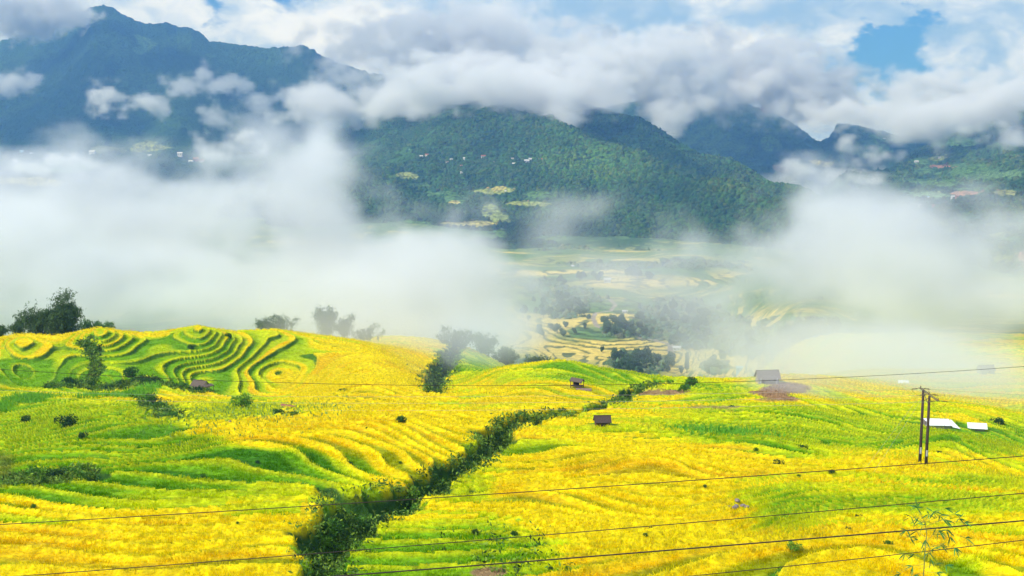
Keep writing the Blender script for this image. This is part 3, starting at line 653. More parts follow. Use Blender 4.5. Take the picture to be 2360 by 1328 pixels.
for i in range(34):
    u, v = rs.uniform(60, 2300), rs.uniform(930, 1290); x, y = hit(u, v)
    if seg_dist(np.array([x]), np.array([y]), GULLY)[0] < 1.6: continue
    k = (4, 1, 0)[i % 3]; shrub(x, y, rs.uniform(.16, .42), k, f"tiny {SHADE[k]} weed tuft poking out of the {'left' if u < 900 else 'right'} hand rice fields", f"weed tufts in the {'left' if u < 900 else 'right'} fields")
# low undergrowth on the gully floors
pts = np.concatenate([gully_points(GULLY, 3200, 1.15), gully_points(GULLY2, 700, 1.3), gully_points(GULLY3, 800, 1.2), gully_points(GULLY4, 300, 1.2), gully_points(GULLY6, 60, 1.3), gully_points(GULLY7, 160, 1.2), gully_points(GULLY8, 700, 1.1)])
hz_ = ground(pts[:, 0], pts[:, 1]); m = 14
c0 = np.repeat(np.stack((pts[:, 0], pts[:, 1], hz_), 1), m, 0); nn = len(c0)
p = c0 + np.abs(rs.standard_normal((nn, 3))) * np.array((.45, .45, .32)) * rs.choice((-1, 1), (nn, 3)) * np.array((1, 1, 1)); p[:, 2] = c0[:, 2] + np.abs(rs.standard_normal(nn)) * .30
a = rs.standard_normal((nn, 3)); a[:, 2] += .5; a /= np.linalg.norm(a, axis=1)[:, None]; b = np.cross(a, rs.standard_normal((nn, 3))); b /= np.linalg.norm(b, axis=1)[:, None]
sz = (0.10 + 0.14 * rs.random(nn))[:, None] * np.clip(c0[:, 1:2] / 110, 1, 3) ** .7
V = np.stack((p - a * sz, p + b * sz * .4, p + a * sz, p - b * sz * .4), 1).reshape(-1, 3)
kk = np.repeat(np.repeat((0.5 + rs.random(len(pts))), m) * (0.6 + .8 * rs.random(nn)), 4)[:, None]
hue = np.repeat(np.repeat(rs.random(len(pts)), m), 4)[:, None]
o = mesh_np('undergrowth', V, np.arange(nn * 4).reshape(-1, 4), m_leaf, attrs={'col': kk * (np.array((0.04, 0.12, 0.015)) * (1 - hue) + np.array((0.22, 0.34, 0.03)) * hue)})
tag(o, 'tangled low green undergrowth on the gully floors and banks', 'undergrowth', kind='stuff')
# light leafy patch (beans) and tall bright grass tufts
def patch(name, label, cat, u, v, ru, rv, n, h, col, col2, seed):
    r = np.random.default_rng(seed); q = r.standard_normal((n, 2)) * .5; xs = []; 
    uu = u + np.clip(q[:, 0], -1, 1) * ru; vv = v + np.clip(q[:, 1], -1, 1) * rv
    x0, y0 = hit(u, v); xl, _ = hit(u - ru, v); _, yt = hit(u, v - rv); _, yb = hit(u, v + rv)
    x = x0 + np.clip(q[:, 0], -1.1, 1.1) * (x0 - xl); y = y0 + np.clip(q[:, 1], -1.1, 1.1) * (yt - yb) * .5; z = ground(x, y)
    a = np.stack((r.standard_normal(n) * .35, r.standard_normal(n) * .35, np.ones(n)), 1); b = r.standard_normal((n, 3)); b[:, 2] = 0
    hh = h * (0.6 + .8 * r.random(n))[:, None]; base = np.stack((x, y, z), 1)
    V = np.stack((base - b * .05, base + b * .05, base + a * hh + b * .03, base + a * hh - b * .03), 1).reshape(-1, 3)
    k = np.repeat(r.random(n), 4)[:, None]
    o = mesh_np(name, V, np.arange(n * 4).reshape(-1, 4), m_leaf, attrs={'col': np.array(col) * (1 - k) + np.array(col2) * k}); tag(o, label, cat, kind='stuff')
patch('bean_patch', 'pale green leafy bean patch behind the left golden field', 'crop', 575, 948, 120, 15, 7000, .32, (0.12, 0.28, 0.04), (0.30, 0.42, 0.08), 31)
patch('tall_grass', 'tall bright green grass above the left terraces', 'grass', 285, 922, 60, 9, 5000, .9, (0.12, 0.36, 0.02), (0.22, 0.5, 0.02), 32)
patch('tall_grass', 'strip of bright green grass on the far left terraces', 'grass', 70, 920, 55, 6, 3000, .6, (0.12, 0.36, 0.02), (0.22, 0.5, 0.02), 33)
patch('tall_grass', 'dark green sedge strip behind the right golden hill', 'grass', 1660, 1003, 90, 8, 4000, .5, (0.10, 0.34, 0.02), (0.2, 0.48, 0.02), 34)

# ------------------------------------------------------------------ bamboo and trees
def bamboo_mesh(culms, seed, leaf=.32, per=150):
    """culms: (x, y, height, lean_x, lean_y, droop)"""
    r = np.random.default_rng(seed); cm = MB(); LV = []; K = []
    for (x, y, h, lx, ly, dr) in culms:
        pts = []
        for i in range(9):
            q = i / 8; pts.append((x + lx * q ** 2.2, y + ly * q ** 2.2, h * (q - dr * max(0, q - .55) ** 2 * 2.2)))
        cm.tube(pts, [.09 - .075 * i / 8 for i in range(9)], 5, False)
        P_ = np.array(pts); m = int(per * h / 10)
        q = 0.18 + 0.82 * r.random(m) ** .8; idx = q * 8; i0 = np.clip(idx.astype(int), 0, 7); f = (idx - i0)[:, None]
        c = P_[i0] * (1 - f) + P_[i0 + 1] * f
        # small sprays of leaves around each node
        wid = (0.35 + 1.15 * np.sin(np.clip(q, 0, 1) * math.pi * .85))[:, None] * h / 12
        c = c + r.standard_normal((m, 3)) * wid * np.array((.8, .8, .6)); 
        for s in range(5):
            p = c + r.standard_normal((m, 3)) * .28
            a = r.standard_normal((m, 3)) * .7; a[:, 2] -= .9; a /= np.linalg.norm(a, axis=1)[:, None]
            b = np.cross(a, r.standard_normal((m, 3))); b /= np.linalg.norm(b, axis=1)[:, None]
            sz = leaf * (.6 + .8 * r.random(m))[:, None]
            LV.append(np.stack((p - a * sz, p + b * sz * .3, p + a * sz, p - b * sz * .3), 1)); K.append(.5 + r.random(m))
    LV = np.concatenate(LV); K = np.repeat(np.concatenate(K), 4)
    return cm, LV.reshape(-1, 3), np.arange(len(LV) * 4).reshape(-1, 4), K
def bamboo(u, vb, y, culms, label, seed, col=(0.05, 0.11, 0.02), group=None, leaf=.30, per=75):
    p = P(u, vb, y); z = min(gz(p[0], y), p[2])
    root = empty('bamboo_clump', (p[0], y, z), 0, label, 'bamboo', group)
    cm, V, Fc, K = bamboo_mesh(culms, seed, leaf, per)
    cm.build('stems', m_culm, root); leaf_obj('foliage', V, Fc, K, col, parent=root)
    return root
def ring(n, h0, h1, spread, lean, dr, seed, sx=1.0):
    r = random.Random(seed); L = []
    for i in range(n):
        a = r.random() * 6.28; d = r.random(); h = h0 + (h1 - h0) * r.random() * (1 - .3 * d)
        L.append((math.cos(a) * d * spread * sx, math.sin(a) * d * spread, h, math.cos(a) * lean * (.4 + d) * sx, math.sin(a) * lean * (.4 + d), dr * (.5 + r.random())))
    return L
LB = (0.07, 0.13, 0.04)
bamboo(140, 792, 368, ring(34, 8, 12, 2.8, 1.6, .3, 1) + [(1.2, 0, 15.5, 1.6, 0, .25), (.8, .5, 14.5, .9, 0, .2), (0, 0, 13.5, .3, 0, .2), (2.0, 0, 11, 3.5, 0, .6)], 'tall dark bamboo clump with a leaning plume at the left edge', 1, LB, per=110)
bamboo(92, 788, 372, ring(20, 6, 10.5, 2.6, 2.4, .5, 2) + [(-1, 0, 11.5, -4.5, 0, .9), (0, 0, 12, -2.5, 0, .7)], 'bamboo clump arching left beside the tallest clump', 2, LB)
bamboo(45, 785, 376, ring(12, 3.5, 6.5, 1.5, 1.2, .3, 3), 'short bamboo clump left of the arching one', 3, LB)
bamboo(0, 780, 376, ring(9, 4, 5.5, 1.0, 2.2, .9, 4), 'bamboo spray hanging in at the left edge of the picture', 4, LB)
bamboo(200, 782, 378, ring(18, 3.5, 6.0, 3.2, 1.6, .4, 5), 'low bushy bamboo right of the tallest clump', 5, (0.08, 0.18, 0.05))
bamboo(238, 780, 380, ring(10, 3.5, 5.2, 1.6, 1.3, .4, 6), 'round pale green bamboo near the dark roof', 6, (0.09, 0.2, 0.05))
MB_ = (0.08, 0.14, 0.05)
bamboo(640, 764, 440, ring(22, 5, 8.5, 6, 2, .4, 7), 'faint wide bamboo stand in the mist above the left hill', 7, MB_)
bamboo(752, 772, 455, ring(20, 9, 12, 1.8, 1.6, .3, 8), 'upright misty bamboo clump behind the middle ridge', 8, MB_)
bamboo(795, 774, 456, ring(12, 5, 10, 1.5, 2.4, .6, 9), 'misty bamboo with nodding tips right of the upright clump', 9, MB_)
bamboo(845, 776, 458, ring(12, 3, 5.5, 4, 1.5, .4, 10) + [(1, 0, 8.5, 3.0, 0, 1.1)], 'low misty bamboo with one arching stem', 10, MB_)
bamboo(1048, 812, 470, ring(24, 5, 10, 3.0, 3.2, .6, 11) + [(-1, 0, 12, -3, 0, .8)], 'grey misty bamboo clump on the end of the knoll', 11, MB_)
bamboo(1112, 822, 480, ring(20, 6, 11, 2.4, 2.2, .5, 12), 'pale bamboo clump in mist left of the dark leaning clump', 12, MB_)
bamboo(1165, 826, 485, ring(20, 6, 10, 3.0, 2.2, .5, 13), 'broad misty bamboo behind the centre ridge', 13, MB_)
bamboo(1235, 842, 440, ring(30, 6, 10.5, 3.2, 2.2, .5, 14), 'dark dense bamboo clump just left of the green summit', 14, (0.06, 0.12, 0.04))
bamboo(1330, 846, 420, ring(7, 3, 4.5, .9, 1.8, .7, 15), 'left one of the three small bamboo plumes right of the green summit', 15, (0.05, 0.12, 0.03))
bamboo(1349, 848, 420, ring(7, 5, 6.2, .7, .8, .3, 16), 'middle, tallest of the three small bamboo plumes', 16, (0.05, 0.12, 0.03))
bamboo(1371, 852, 420, ring(8, 4, 5.5, 1.0, 1.4, .5, 17), 'right one of the three small bamboo plumes', 17, (0.05, 0.12, 0.03))

# broadleaf trees down in the valley: four kinds of crown, copied
TREES = []
for k in range(4):
    r = np.random.default_rng(300 + k); hgt = (8, 10, 7, 12)[k]
    lobes = [(r.uniform(-1, 1) * 2.2, r.uniform(-1, 1) * 2.2, hgt * r.uniform(.45, .85), r.uniform(1.3, 2.2), r.uniform(1.2, 2.2)) for _ in range(9 if k != 3 else 5)]
    if k == 3: lobes = [(0, 0, 12 * q, 1.5 - q * .6, 1.8) for q in (.3, .45, .6, .75, .9)]
    V, Fc, K = leaf_mesh(1300, lobes, .5, 310 + k)
    cr = leaf_obj('crown', V, Fc, K, ((.06, .125, .05), (.07, .145, .055), (.09, .17, .055), (.045, .10, .045))[k])
    tm = MB(); tm.tube([(0, 0, -1), (.1, 0, hgt * .3), (.2, .1, hgt * .7)], [.3, .22, .08], 6)
    for a in range(3): tm.tube([(.1, 0, hgt * .35), (math.cos(a * 2.1) * 1.2, math.sin(a * 2.1) * 1.2, hgt * .6)], [.14, .05], 5)
    TREES.append([cr, tm.build('trunk', m_bark), False])
TK = ['round crowned', 'tall broad', 'light green low', 'slender columnar']
def tree(x, y, s, k, label, group):
    root = empty('tree', (x, y, gz(x, y)), rs.random() * 6.28, label, 'tree', group); root.scale = (s, s, s)
    for i in (0, 1):
        src = TREES[k][i]
        if TREES[k][2]: src = src.copy(); COL.objects.link(src)
        src.parent = root
    TREES[k][2] = True
def tree_px(u, v, s, k, label, group=None):
    x, y = hit(u, v, 900); tree(x, y, s, k, label, group)
tree_px(1583, 860, 1.5, 3, 'lone slender tree standing on the terraces below the white road')
tree_px(1570, 862, .8, 0, 'small round tree left of the lone slender tree')
tree_px(1388, 812, .7, 0, 'tiny lone tree in the middle of the tan terraces')
tree_px(1290, 657, 1.3, 1, 'left tree of the pair on the far green fields')
tree_px(1302, 658, 1.0, 0, 'right tree of the pair on the far green fields')
tree_px(1447, 640, 1.2, 1, 'single tree beside the far pale field')
for cu, cv, ru, rv, n, ks, tx in [(1360, 645, 26, 5, 7, (0, 1), 'in the far clump on the pale field'), (1280, 715, 80, 26, 26, (0, 1, 2), 'in the loose wood left of the road'), (1440, 762, 44, 16, 18, (0, 1, 2), 'in the green wood below the road bend'), (1565, 745, 95, 34, 40, (0, 1), 'in the big grey green wood right of the road'),
                              (1590, 800, 40, 18, 14, (0, 1), 'beside the lower white road'), (1475, 850, 70, 16, 34, (1, 1, 0), 'in the dark wood just behind the green ridge'), (1655, 858, 24, 7, 8, (0, 1), 'in the round clump behind the golden strip'), (1720, 815, 60, 20, 16, (0, 1, 2), 'in the misty clump right of the wood'), (1400, 765, 8, 14, 5, (0, 2), 'along the lower road bend'), (1480, 640, 40, 6, 8, (0, 1), 'in the hedge row far up the valley'), (1860, 815, 70, 18, 16, (0, 1), 'in the dim wood under the right mist'), (1290, 770, 60, 14, 9, (0, 2), 'dotted over the pale terraces')]:
    for _ in range(n):
        k = ks[int(rs.integers(0, len(ks)))]; big = rs.random() < .4
        tree_px(cu + np.clip(rs.standard_normal(), -1.6, 1.6) * ru * .6, cv + np.clip(rs.standard_normal(), -1.6, 1.6) * rv * .6, rs.uniform(1.15, 1.5) if big else rs.uniform(.7, 1.0), k, f"{'big' if big else 'small'} {TK[k]} tree {tx}", 'trees ' + tx)

# ------------------------------------------------------------------ huts
m_thatch = principled("old_thatch", (0.17, 0.135, 0.11), 0.95, 9.0, 0.55, 0.05, (1, 6, 6))
m_plank = principled("weathered_planks", (0.23, 0.11, 0.06), 0.85, 5.0, 0.55, 0.02, (8, 8, .6))
m_dplank = principled("dark_roof_planks", (0.11, 0.08, 0.07), 0.9, 5.0, 0.6, 0.03, (9, .8, .8))
m_mud = principled("pale_mud_wall", (0.62, 0.50, 0.33), 0.95, 3.0, 0.2, 0.02)
m_tin = principled("white_roof_sheet", (0.82, 0.84, 0.86), 0.5, 2.0, 0.12, 0.01, (6, .4, 1))
m_grey = principled("grey_wall", (0.38, 0.33, 0.28), 0.9, 3.0, 0.3)
m_grid = principled("grey_roof", (0.26, 0.21, 0.19), 0.9, 5.0, 0.4, 0.03, (6, 1, 1))
m_redr = principled("red_tiles", (0.36, 0.14, 0.10), 0.8, 4.0, 0.4, 0.03)
m_dark = principled("dark_opening", (0.02, 0.016, 0.014), 1.0)
m_concrete = principled("concrete_pole", (0.085, 0.06, 0.045), 0.9, 5.0, 0.35)
m_steel = principled("dark_steel", (0.10, 0.085, 0.075), 0.6, 8.0, 0.3)
m_wire = principled("cable_rubber", (0.035, 0.025, 0.02), 0.6)
m_alu = principled("bare_aluminium_wire", (0.32, 0.30, 0.28), 0.45, spec=.5)
m_cer = principled("brown_ceramic", (0.09, 0.045, 0.03), 0.3, spec=.5)
m_white = principled("white_paint", (0.6, 0.6, 0.6), 0.6, 20.0, 0.25)
m_rock = principled("grey_rock", (0.30, 0.25, 0.22), 0.95, 3.0, 0.5, 0.1)
def gable(root, w, d, hw, hr, over, m_wall, m_roof, roof_th=.10, door=None, posts=None, eave=.35, window=None):
    """gabled hut centred on the root, ridge along x"""
    b = MB(); t_ = .12
    b.hexa([(-w / 2, -d / 2, 0), (w / 2, -d / 2, 0), (w / 2, -d / 2 + t_, 0), (-w / 2, -d / 2 + t_, 0), (-w / 2, -d / 2, hw), (w / 2, -d / 2, hw), (w / 2, -d / 2 + t_, hw), (-w / 2, -d / 2 + t_, hw)])
    b.box(-w / 2, w / 2, d / 2 - t_, d / 2, 0, hw)
    for sx in (-1, 1):
        x0, x1 = sorted((sx * w / 2, sx * (w / 2 - t_)))
        v = len(b.v); top = hw + (hr - hw) * .93
        b.v += [(x, y, z) for x in (x0, x1) for y, z in ((-d / 2 + t_ + .002, 0), (d / 2 - t_ - .002, 0), (d / 2 - t_ - .002, hw), (0, top), (-d / 2 + t_ + .002, hw))]
        b.f += [tuple(v + i for i in (4, 3, 2, 1, 0)), tuple(v + 5 + i for i in range(5))] + [(v + i, v + (i + 1) % 5, v + 5 + (i + 1) % 5, v + 5 + i) for i in range(5)]
    b.build('wall', m_wall, root)
    r_ = MB(); xo = w / 2 + over; sl = (hr - hw) / (d / 2); ye = d / 2 + eave
    for sy in (-1, 1):
        n = 7
        for i in range(n):                                # overlapping courses
            a0 = i / n; a1 = (i + 1) / n + .03
            y0, y1 = sy * ye * a0, sy * ye * min(a1, 1.02); z0, z1 = hr - sl * ye * a0, hr - sl * ye * min(a1, 1.02)
            up = .03 + .012 * (n - i)
            q = [(-xo, y1, z1 + up), (xo, y1, z1 + up), (xo, y0, z0 + up), (-xo, y0, z0 + up)]
            if sy > 0: q = q[::-1]
            r_.slab(*q, roof_th * .6)
    ro = r_.build('roof', m_roof, root)
    rd = MB(); rd.tube([(-xo - .03, 0, hr + .13), (xo + .03, 0, hr + .13)], .07, 6); rd.build('ridge_cap', m_roof, ro)
    if door is not None:
        dm = MB(); dm.box(door - .35, door + .35, -d / 2 - .04, -d / 2 - .003, 0.02, min(1.6, hw - .15)); dm.build('door', m_plank if m_wall is not m_plank else m_dplank, root)
    if window is not None:
        dm = MB(); dm.box(window - .3, window + .3, -d / 2 - .03, -d / 2 - .003, hw * .45, hw * .75); dm.build('window', m_dark, root)
    for (px, py, ph) in posts or ():
        pm = MB(); pm.tube([(px, py, -.2), (px, py, ph)], .06, 6); pm.build('post', m_plank, root)
def root_at(name, pt, rz, label, cat): return empty(name, pt, rz, label, cat)
h = root_at('hut', HUT1, math.radians(-33), 'small thatched hut with pale cream walls below the left terraced hill', 'hut')
gable(h, 3.5, 2.4, 1.25, 2.25, .25, m_mud, m_thatch, door=.9, eave=.3)
pm = MB(); pm.slab((2.0, -1.6, 1.75), (3.1, -1.6, 1.45), (3.1, 1.2, 1.45), (2.0, 1.2, 1.75), .1); pm.build('porch_roof', m_thatch, h)
for py in (-1.4, 1.0):
    pm = MB(); pm.tube([(3.0, py, -.2), (3.0, py, 1.42)], .05, 6); pm.build('post', m_plank, h)
h = root_at('hut', HUT2, math.radians(4), 'tiny brown plank shed with a dark board roof in the middle of the golden field', 'shed')
gable(h, 1.95, 1.3, .80, 1.32, .22, m_plank, m_dplank, door=.2, eave=.28)
h = root_at('shelter', HUT3, math.radians(-24), 'open sided field shelter with a grey thatched roof on the green slope', 'shelter')
r_ = MB(); r_.slab((-1.3, -.95, 1.45), (1.3, -.95, 1.25), (1.3, .1, 1.85), (-1.3, .1, 2.05), .12); r_.slab((-1.3, .1, 2.05), (1.3, .1, 1.85), (1.3, 1.0, 1.3), (-1.3, 1.0, 1.5), .12); r_.build('roof', m_thatch, h)
for px in (-1.1, 1.1):
    for py in (-.75, .8):
        pm = MB(); pm.tube([(px, py, -.3), (px, py, 1.42)], .07, 6); pm.build('post', m_plank, h)
pm = MB(); pm.box(-1.15, 1.15, -.8, .85, .35, .45); pm.build('floor', m_dplank, h)
pm = MB(); pm.box(-1.0, .2, .65, .72, .47, 1.3); pm.build('back_panel', m_dark, h)
x, y = hit(1343, 898); o = MB(); o.slab((-1.5, -.9, .25), (1.6, -1.1, .12), (1.8, .7, .2), (-1.2, .9, .3), .25); o = o.build('stone_slab', principled("brown_mud", (.26, .18, .15), .95, 2.0, .3)); o.location = (x, y, gz(x, y)); tag(o, 'flat brown slab lying in front of the open shelter', 'slab')
h = root_at('barn', HUT4, math.radians(6), 'grey roofed barn fading into mist above the brown plot', 'barn')
gable(h, 4.8, 3.0, 1.5, 2.9, .4, m_grey, m_grid, door=-1.4, window=1.4, eave=.4)
for px in (-2.2, 1.7):
    pm = MB(); pm.tube([(px, -2.0, -.3), (px + .15, -1.95, 1.45)], .09, 6); pm.build('post', m_white, h)
h = root_at('shed', SHED1, math.radians(-4), 'long shed with a white sheet roof behind the twin poles', 'shed')
b = MB(); b.box(-2.2, 2.2, -1.0, 1.0, 0, .55); b.build('wall', m_grey, h)
r_ = MB(); r_.slab((-2.35, -1.25, .62), (2.35, -1.3, .62), (2.25, 1.15, 1.35), (-2.3, 1.15, 1.40), .07); r_.build('roof', m_tin, h)
r_ = MB(); r_.slab((2.42, -1.4, .42), (3.7, -1.9, .22), (2.75, 1.0, 1.2), (2.45, 1.15, 1.25), .06); r_.build('lean_to_roof', m_tin, h)
b = MB(); b.box(-2.45, -2.23, -1.1, 1.0, 0, 1.30); b.build('end_wall', m_grid, h)
h = root_at('shed', SHED2, math.radians(-14), 'small shed with a tilted white sheet roof right of the poles', 'shed')
b = MB(); b.box(-1.35, 1.35, -.7, .8, 0, .5); b.build('wall', m_grey, h)
r_ = MB(); r_.slab((-1.75, -1.15, .55), (1.75, -1.15, .55), (1.75, 1.0, 1.2), (-1.75, 1.0, 1.2), .06); r_.build('roof', m_tin, h)
for px in (-1.5, 1.5):
    pm = MB(); pm.tube([(px, -.95, -.2), (px, -.95, .5)], .05, 6); pm.build('post', m_plank, h)
h = root_at('hut', HUT5, math.radians(10), 'dark thatched hut half hidden on the left crest beside the trees', 'hut')
gable(h, 4.2, 3.4, 1.1, 2.3, .5, m_grid, m_thatch, door=0.0, eave=.6)
x, y = hit(662, 944); h = root_at('low_shelter', (x, y, gz(x, y)), math.radians(-18), 'low tilted red brown shelter roof in the left bean field', 'shelter')
r_ = MB(); r_.slab((-1.3, -.6, .5), (1.3, -.6, .35), (1.25, .6, .75), (-1.25, .6, .95), .1); r_.build('roof', m_redr, h)
for px in (-1, 1):
    pm = MB(); pm.tube([(px, -.4, -.3), (px, -.4, .4)], .05, 6); pm.build('post', m_plank, h)
p = P(2272, 858, 455); h = root_at('hut', (p[0], 455, gz(p[0], 455)), .1, 'dim hut barely showing in the mist at the right edge', 'hut'); gable(h, 4.6, 3.2, 1.5, 2.8, .3, m_grey, m_grid, door=.6)
p = P(2082, 880, 400); h = root_at('shelter', (p[0], 400, gz(p[0], 400)), -.2, 'little pale roofed shelter lost in the mist above the poles', 'shelter'); gable(h, 2.6, 1.8, .5, 1.1, .2, m_grey, m_tin, door=.4)

# far houses
hn = [0]
def house(u, v, y, w, wall, roof, label, hgt=None, dgl=(0, 0)):
    p = P(u, v, y); h = empty('house', tuple(p), rs.uniform(-.3, .3), label, 'house')
    w *= .78; hh = hgt or w * .42; d = w * .7; b = MB(); b.box(-w / 2, w / 2, -d / 2, d / 2, -6, hh); wl = b.build('wall', wall, h)
    r_ = MB(); e = w * .06
    r_.slab((-w / 2 - e, -d / 2 - e, hh), (w / 2 + e, -d / 2 - e, hh), (w / 2 + e, 0, hh + w * .25), (-w / 2 - e, 0, hh + w * .25), .3); r_.slab((-w / 2 - e, 0, hh + w * .25), (w / 2 + e, 0, hh + w * .25), (w / 2 + e, d / 2 + e, hh), (-w / 2 - e, d / 2 + e, hh), .3); r_.build('roof', roof, h)
    for i in (-1, 1):
        q = MB(); q.box(i * w * .25 - w * .07, i * w * .25 + w * .07, -d / 2 - .05, -d / 2 - .004, hh * .35, hh * .7); q.build('window', m_dark, h)
m_cream = principled("cream_plaster", (.75, .68, .6), .8, .5, .15); m_blue = principled("blue_roof", (.25, .42, .5), .6)
def yon(key, u, v):
    X, Y, Z, T, fm, c, uu, vv = SHEETS[key]; m = (T <= 1.0); d = np.where(m, (uu - u) ** 2 + (vv - v) ** 2, 1e12); i = np.unravel_index(np.argmin(d), d.shape)
    return float(Y[i])
HS = [('B', 971, 361, 11, m_white, m_white, 'long white house at the left end of the mountain village'), ('B', 984, 358, 12, m_cream, m_redr, 'cream house with red roof next to the long white house'), ('B', 1040, 368, 9, m_grey, m_white, 'small white roofed house right of the cream house'), ('B', 1031, 374, 9, m_white, m_grid, 'low white house below the white roofed one'), ('B', 1070, 364, 7, m_white, m_white, 'tiny white box house in the village middle'), ('B', 1114, 362, 14, m_white, m_redr, 'white two storey house with red roof in the village middle'),
      ('B', 1064, 397, 8, m_cream, m_white, 'lone pale house below the village'), ('B', 1063, 382, 8, m_white, m_redr, 'small house with dark red roof under the tiny box house'), ('B', 1181, 366, 9, m_cream, m_grey, 'pale wide house left of the big white pair'), ('B', 1185, 379, 12, m_redr, m_white, 'red walled house below the pale wide house'), ('B', 1214, 373, 15, m_white, m_white, 'big white house, left of the pair'), ('B', 1222, 367, 10, m_white, m_white, 'tall white house with bright roof, right of the pair'), ('B', 1246, 369, 12, m_grey, m_redr, 'grey house with pink red roof at the right end of the village'), ('B', 1140, 374, 8, m_redr, m_grid, 'dull red house between the trees'), ('B', 1165, 440, 6, m_cream, m_white, 'single pale hut above the terraces'), ('B', 945, 345, 8, m_blue, m_blue, 'blue roofed house at the edge of the mist'),
      ('A', 213, 353, 24, m_white, m_white, 'bright white roofed building in the left village'), ('A', 196, 355, 16, m_white, m_grey, 'small pale building left of the bright white one'), ('A', 50, 350, 16, m_blue, m_blue, 'blue roofed house in the far left village'), ('A', 72, 354, 12, m_white, m_white, 'white roofed house right of the blue one'), ('A', 100, 360, 14, m_white, m_grey, 'low pale house in the left village'), ('A', 35, 372, 18, m_white, m_white, 'long white house at the left edge'), ('A', 415, 356, 20, m_white, m_white, 'long white building behind the mist top'), ('A', 452, 369, 22, m_redr, m_redr, 'red roofed house among the misty village'), ('A', 465, 372, 18, m_cream, m_redr, 'second red roofed house, nearer the mist'), ('A', 440, 374, 18, m_white, m_white, 'white house beside the misty village road'), ('A', 345, 359, 14, m_white, m_white, 'small white house above the mist in the left village'), ('A', 140, 363, 14, m_white, m_white, 'small white house over the thin mist strip'),
      ('D', 2112, 374, 15, m_white, m_white, 'white house on the right mountain shoulder'), ('D', 2165, 363, 9, m_white, m_white, 'tiny white house at the end of the ridge track'), ('D', 2185, 386, 14, m_cream, m_redr, 'red roofed house on bare earth on the right mountain'), ('D', 2197, 455, 12, m_white, m_white, 'white peaked house in the right village'), ('D', 2206, 453, 10, m_redr, m_redr, 'small red roof touching the white peaked house'), ('D', 2152, 475, 11, m_redr, m_redr, 'red roof at the left of the right village'), ('D', 2184, 470, 13, m_redr, m_redr, 'red roof in the centre of the right village'), ('D', 2216, 483, 12, m_redr, m_redr, 'red roof at the right of the right village'), ('D', 2120, 473, 8, m_white, m_white, 'white house left of the red roofs'), ('D', 2180, 510, 10, m_redr, m_redr, 'red roof just above the mist'), ('D', 2138, 455, 10, m_white, m_blue, 'blue white roof up the right village'), ('C', 2038, 320, 14, m_white, m_white, 'tiny white house below the far clouds'), ('C', 1768, 257, 60, m_redr, m_redr, 'wide red building on top of the far blue peak')]
for key, u, v, w, a, b_, lb in HS: house(u, v + 2, yon(key, u, v) - 6, w, a, b_, lb)
for u, v, w, a, b_, lb in [(1400, 651, 12, m_white, m_white, 'white tent roofed pavilion in the far valley'), (1440, 722, 7, m_white, m_white, 'small white house at the road bend'), (1560, 808, 9, m_white, m_white, 'low white roofed house beside the lower road'), (1492, 742, 8, m_redr, m_redr, 'dull red roof at the edge of the big wood'), (1706, 855, 7, m_blue, m_blue, 'pale blue roofed hut behind the golden strip'), (1320, 615, 5, m_white, m_white, 'tiny white hut on the far misty terraces')]:
    x, y = hit(u, v, 900); hs = proj(x, y, gz(x, y)); house(u, v, y, w, a, b_, lb)

# ------------------------------------------------------------------ rocks
def rock(u, v, s, label, group=None, col=None, dz=0.0, off=(0, 0)):
    x, y = hit(u, v); x += off[0]; y += off[1]; r = np.random.default_rng(int(u * 7 + v + off[0] * 50)); import bmesh
    bm = bmesh.new(); bmesh.ops.create_icosphere(bm, subdivisions=2, radius=s)
    for q in bm.verts: q.co *= 1 + .25 * float(vnoise(q.co.x / s * 1.1 + u, q.co.y / s * 1.1 + q.co.z / s + v, 3)); q.co.z *= .7
    me = bpy.data.meshes.new('rock'); bm.to_mesh(me); bm.free(); me.materials.append(m_rock); o = bpy.data.objects.new('rock', me); COL.objects.link(o); o.location = (x, y, gz(x, y) + dz); o.rotation_euler = (.2, .1, r.random() * 6)
    return tag(o, label, 'rock', group)
rock(1028, 1042, .35, 'grey rock at the corner of the golden field above the gully'); rock(822, 1203, .40, 'pinkish rock in the bottom of the gully', dz=.4); rock(618, 1118, .28, 'small grey rock in the left green field'); rock(948, 1118, .3, 'pale rock on the gully edge')
rock(815, 1225, .3, 'lower pale rock in the gully bed', dz=.3); rock(1467, 912, .35, 'white rock beside the upper gully'); rock(310, 980, .4, 'grey rock under the left terraces'); rock(530, 975, .25, 'brown stone in the golden field')
for i, (a, b_) in enumerate([(0, 0), (.6, .2), (-.5, .3), (.2, .7), (-.2, -.4), (.9, -.2)]): rock(1697, 1174, .24, 'grey stone of the heap in the golden field', 'stones heaped in the right golden field', off=(a, b_), dz=.15)

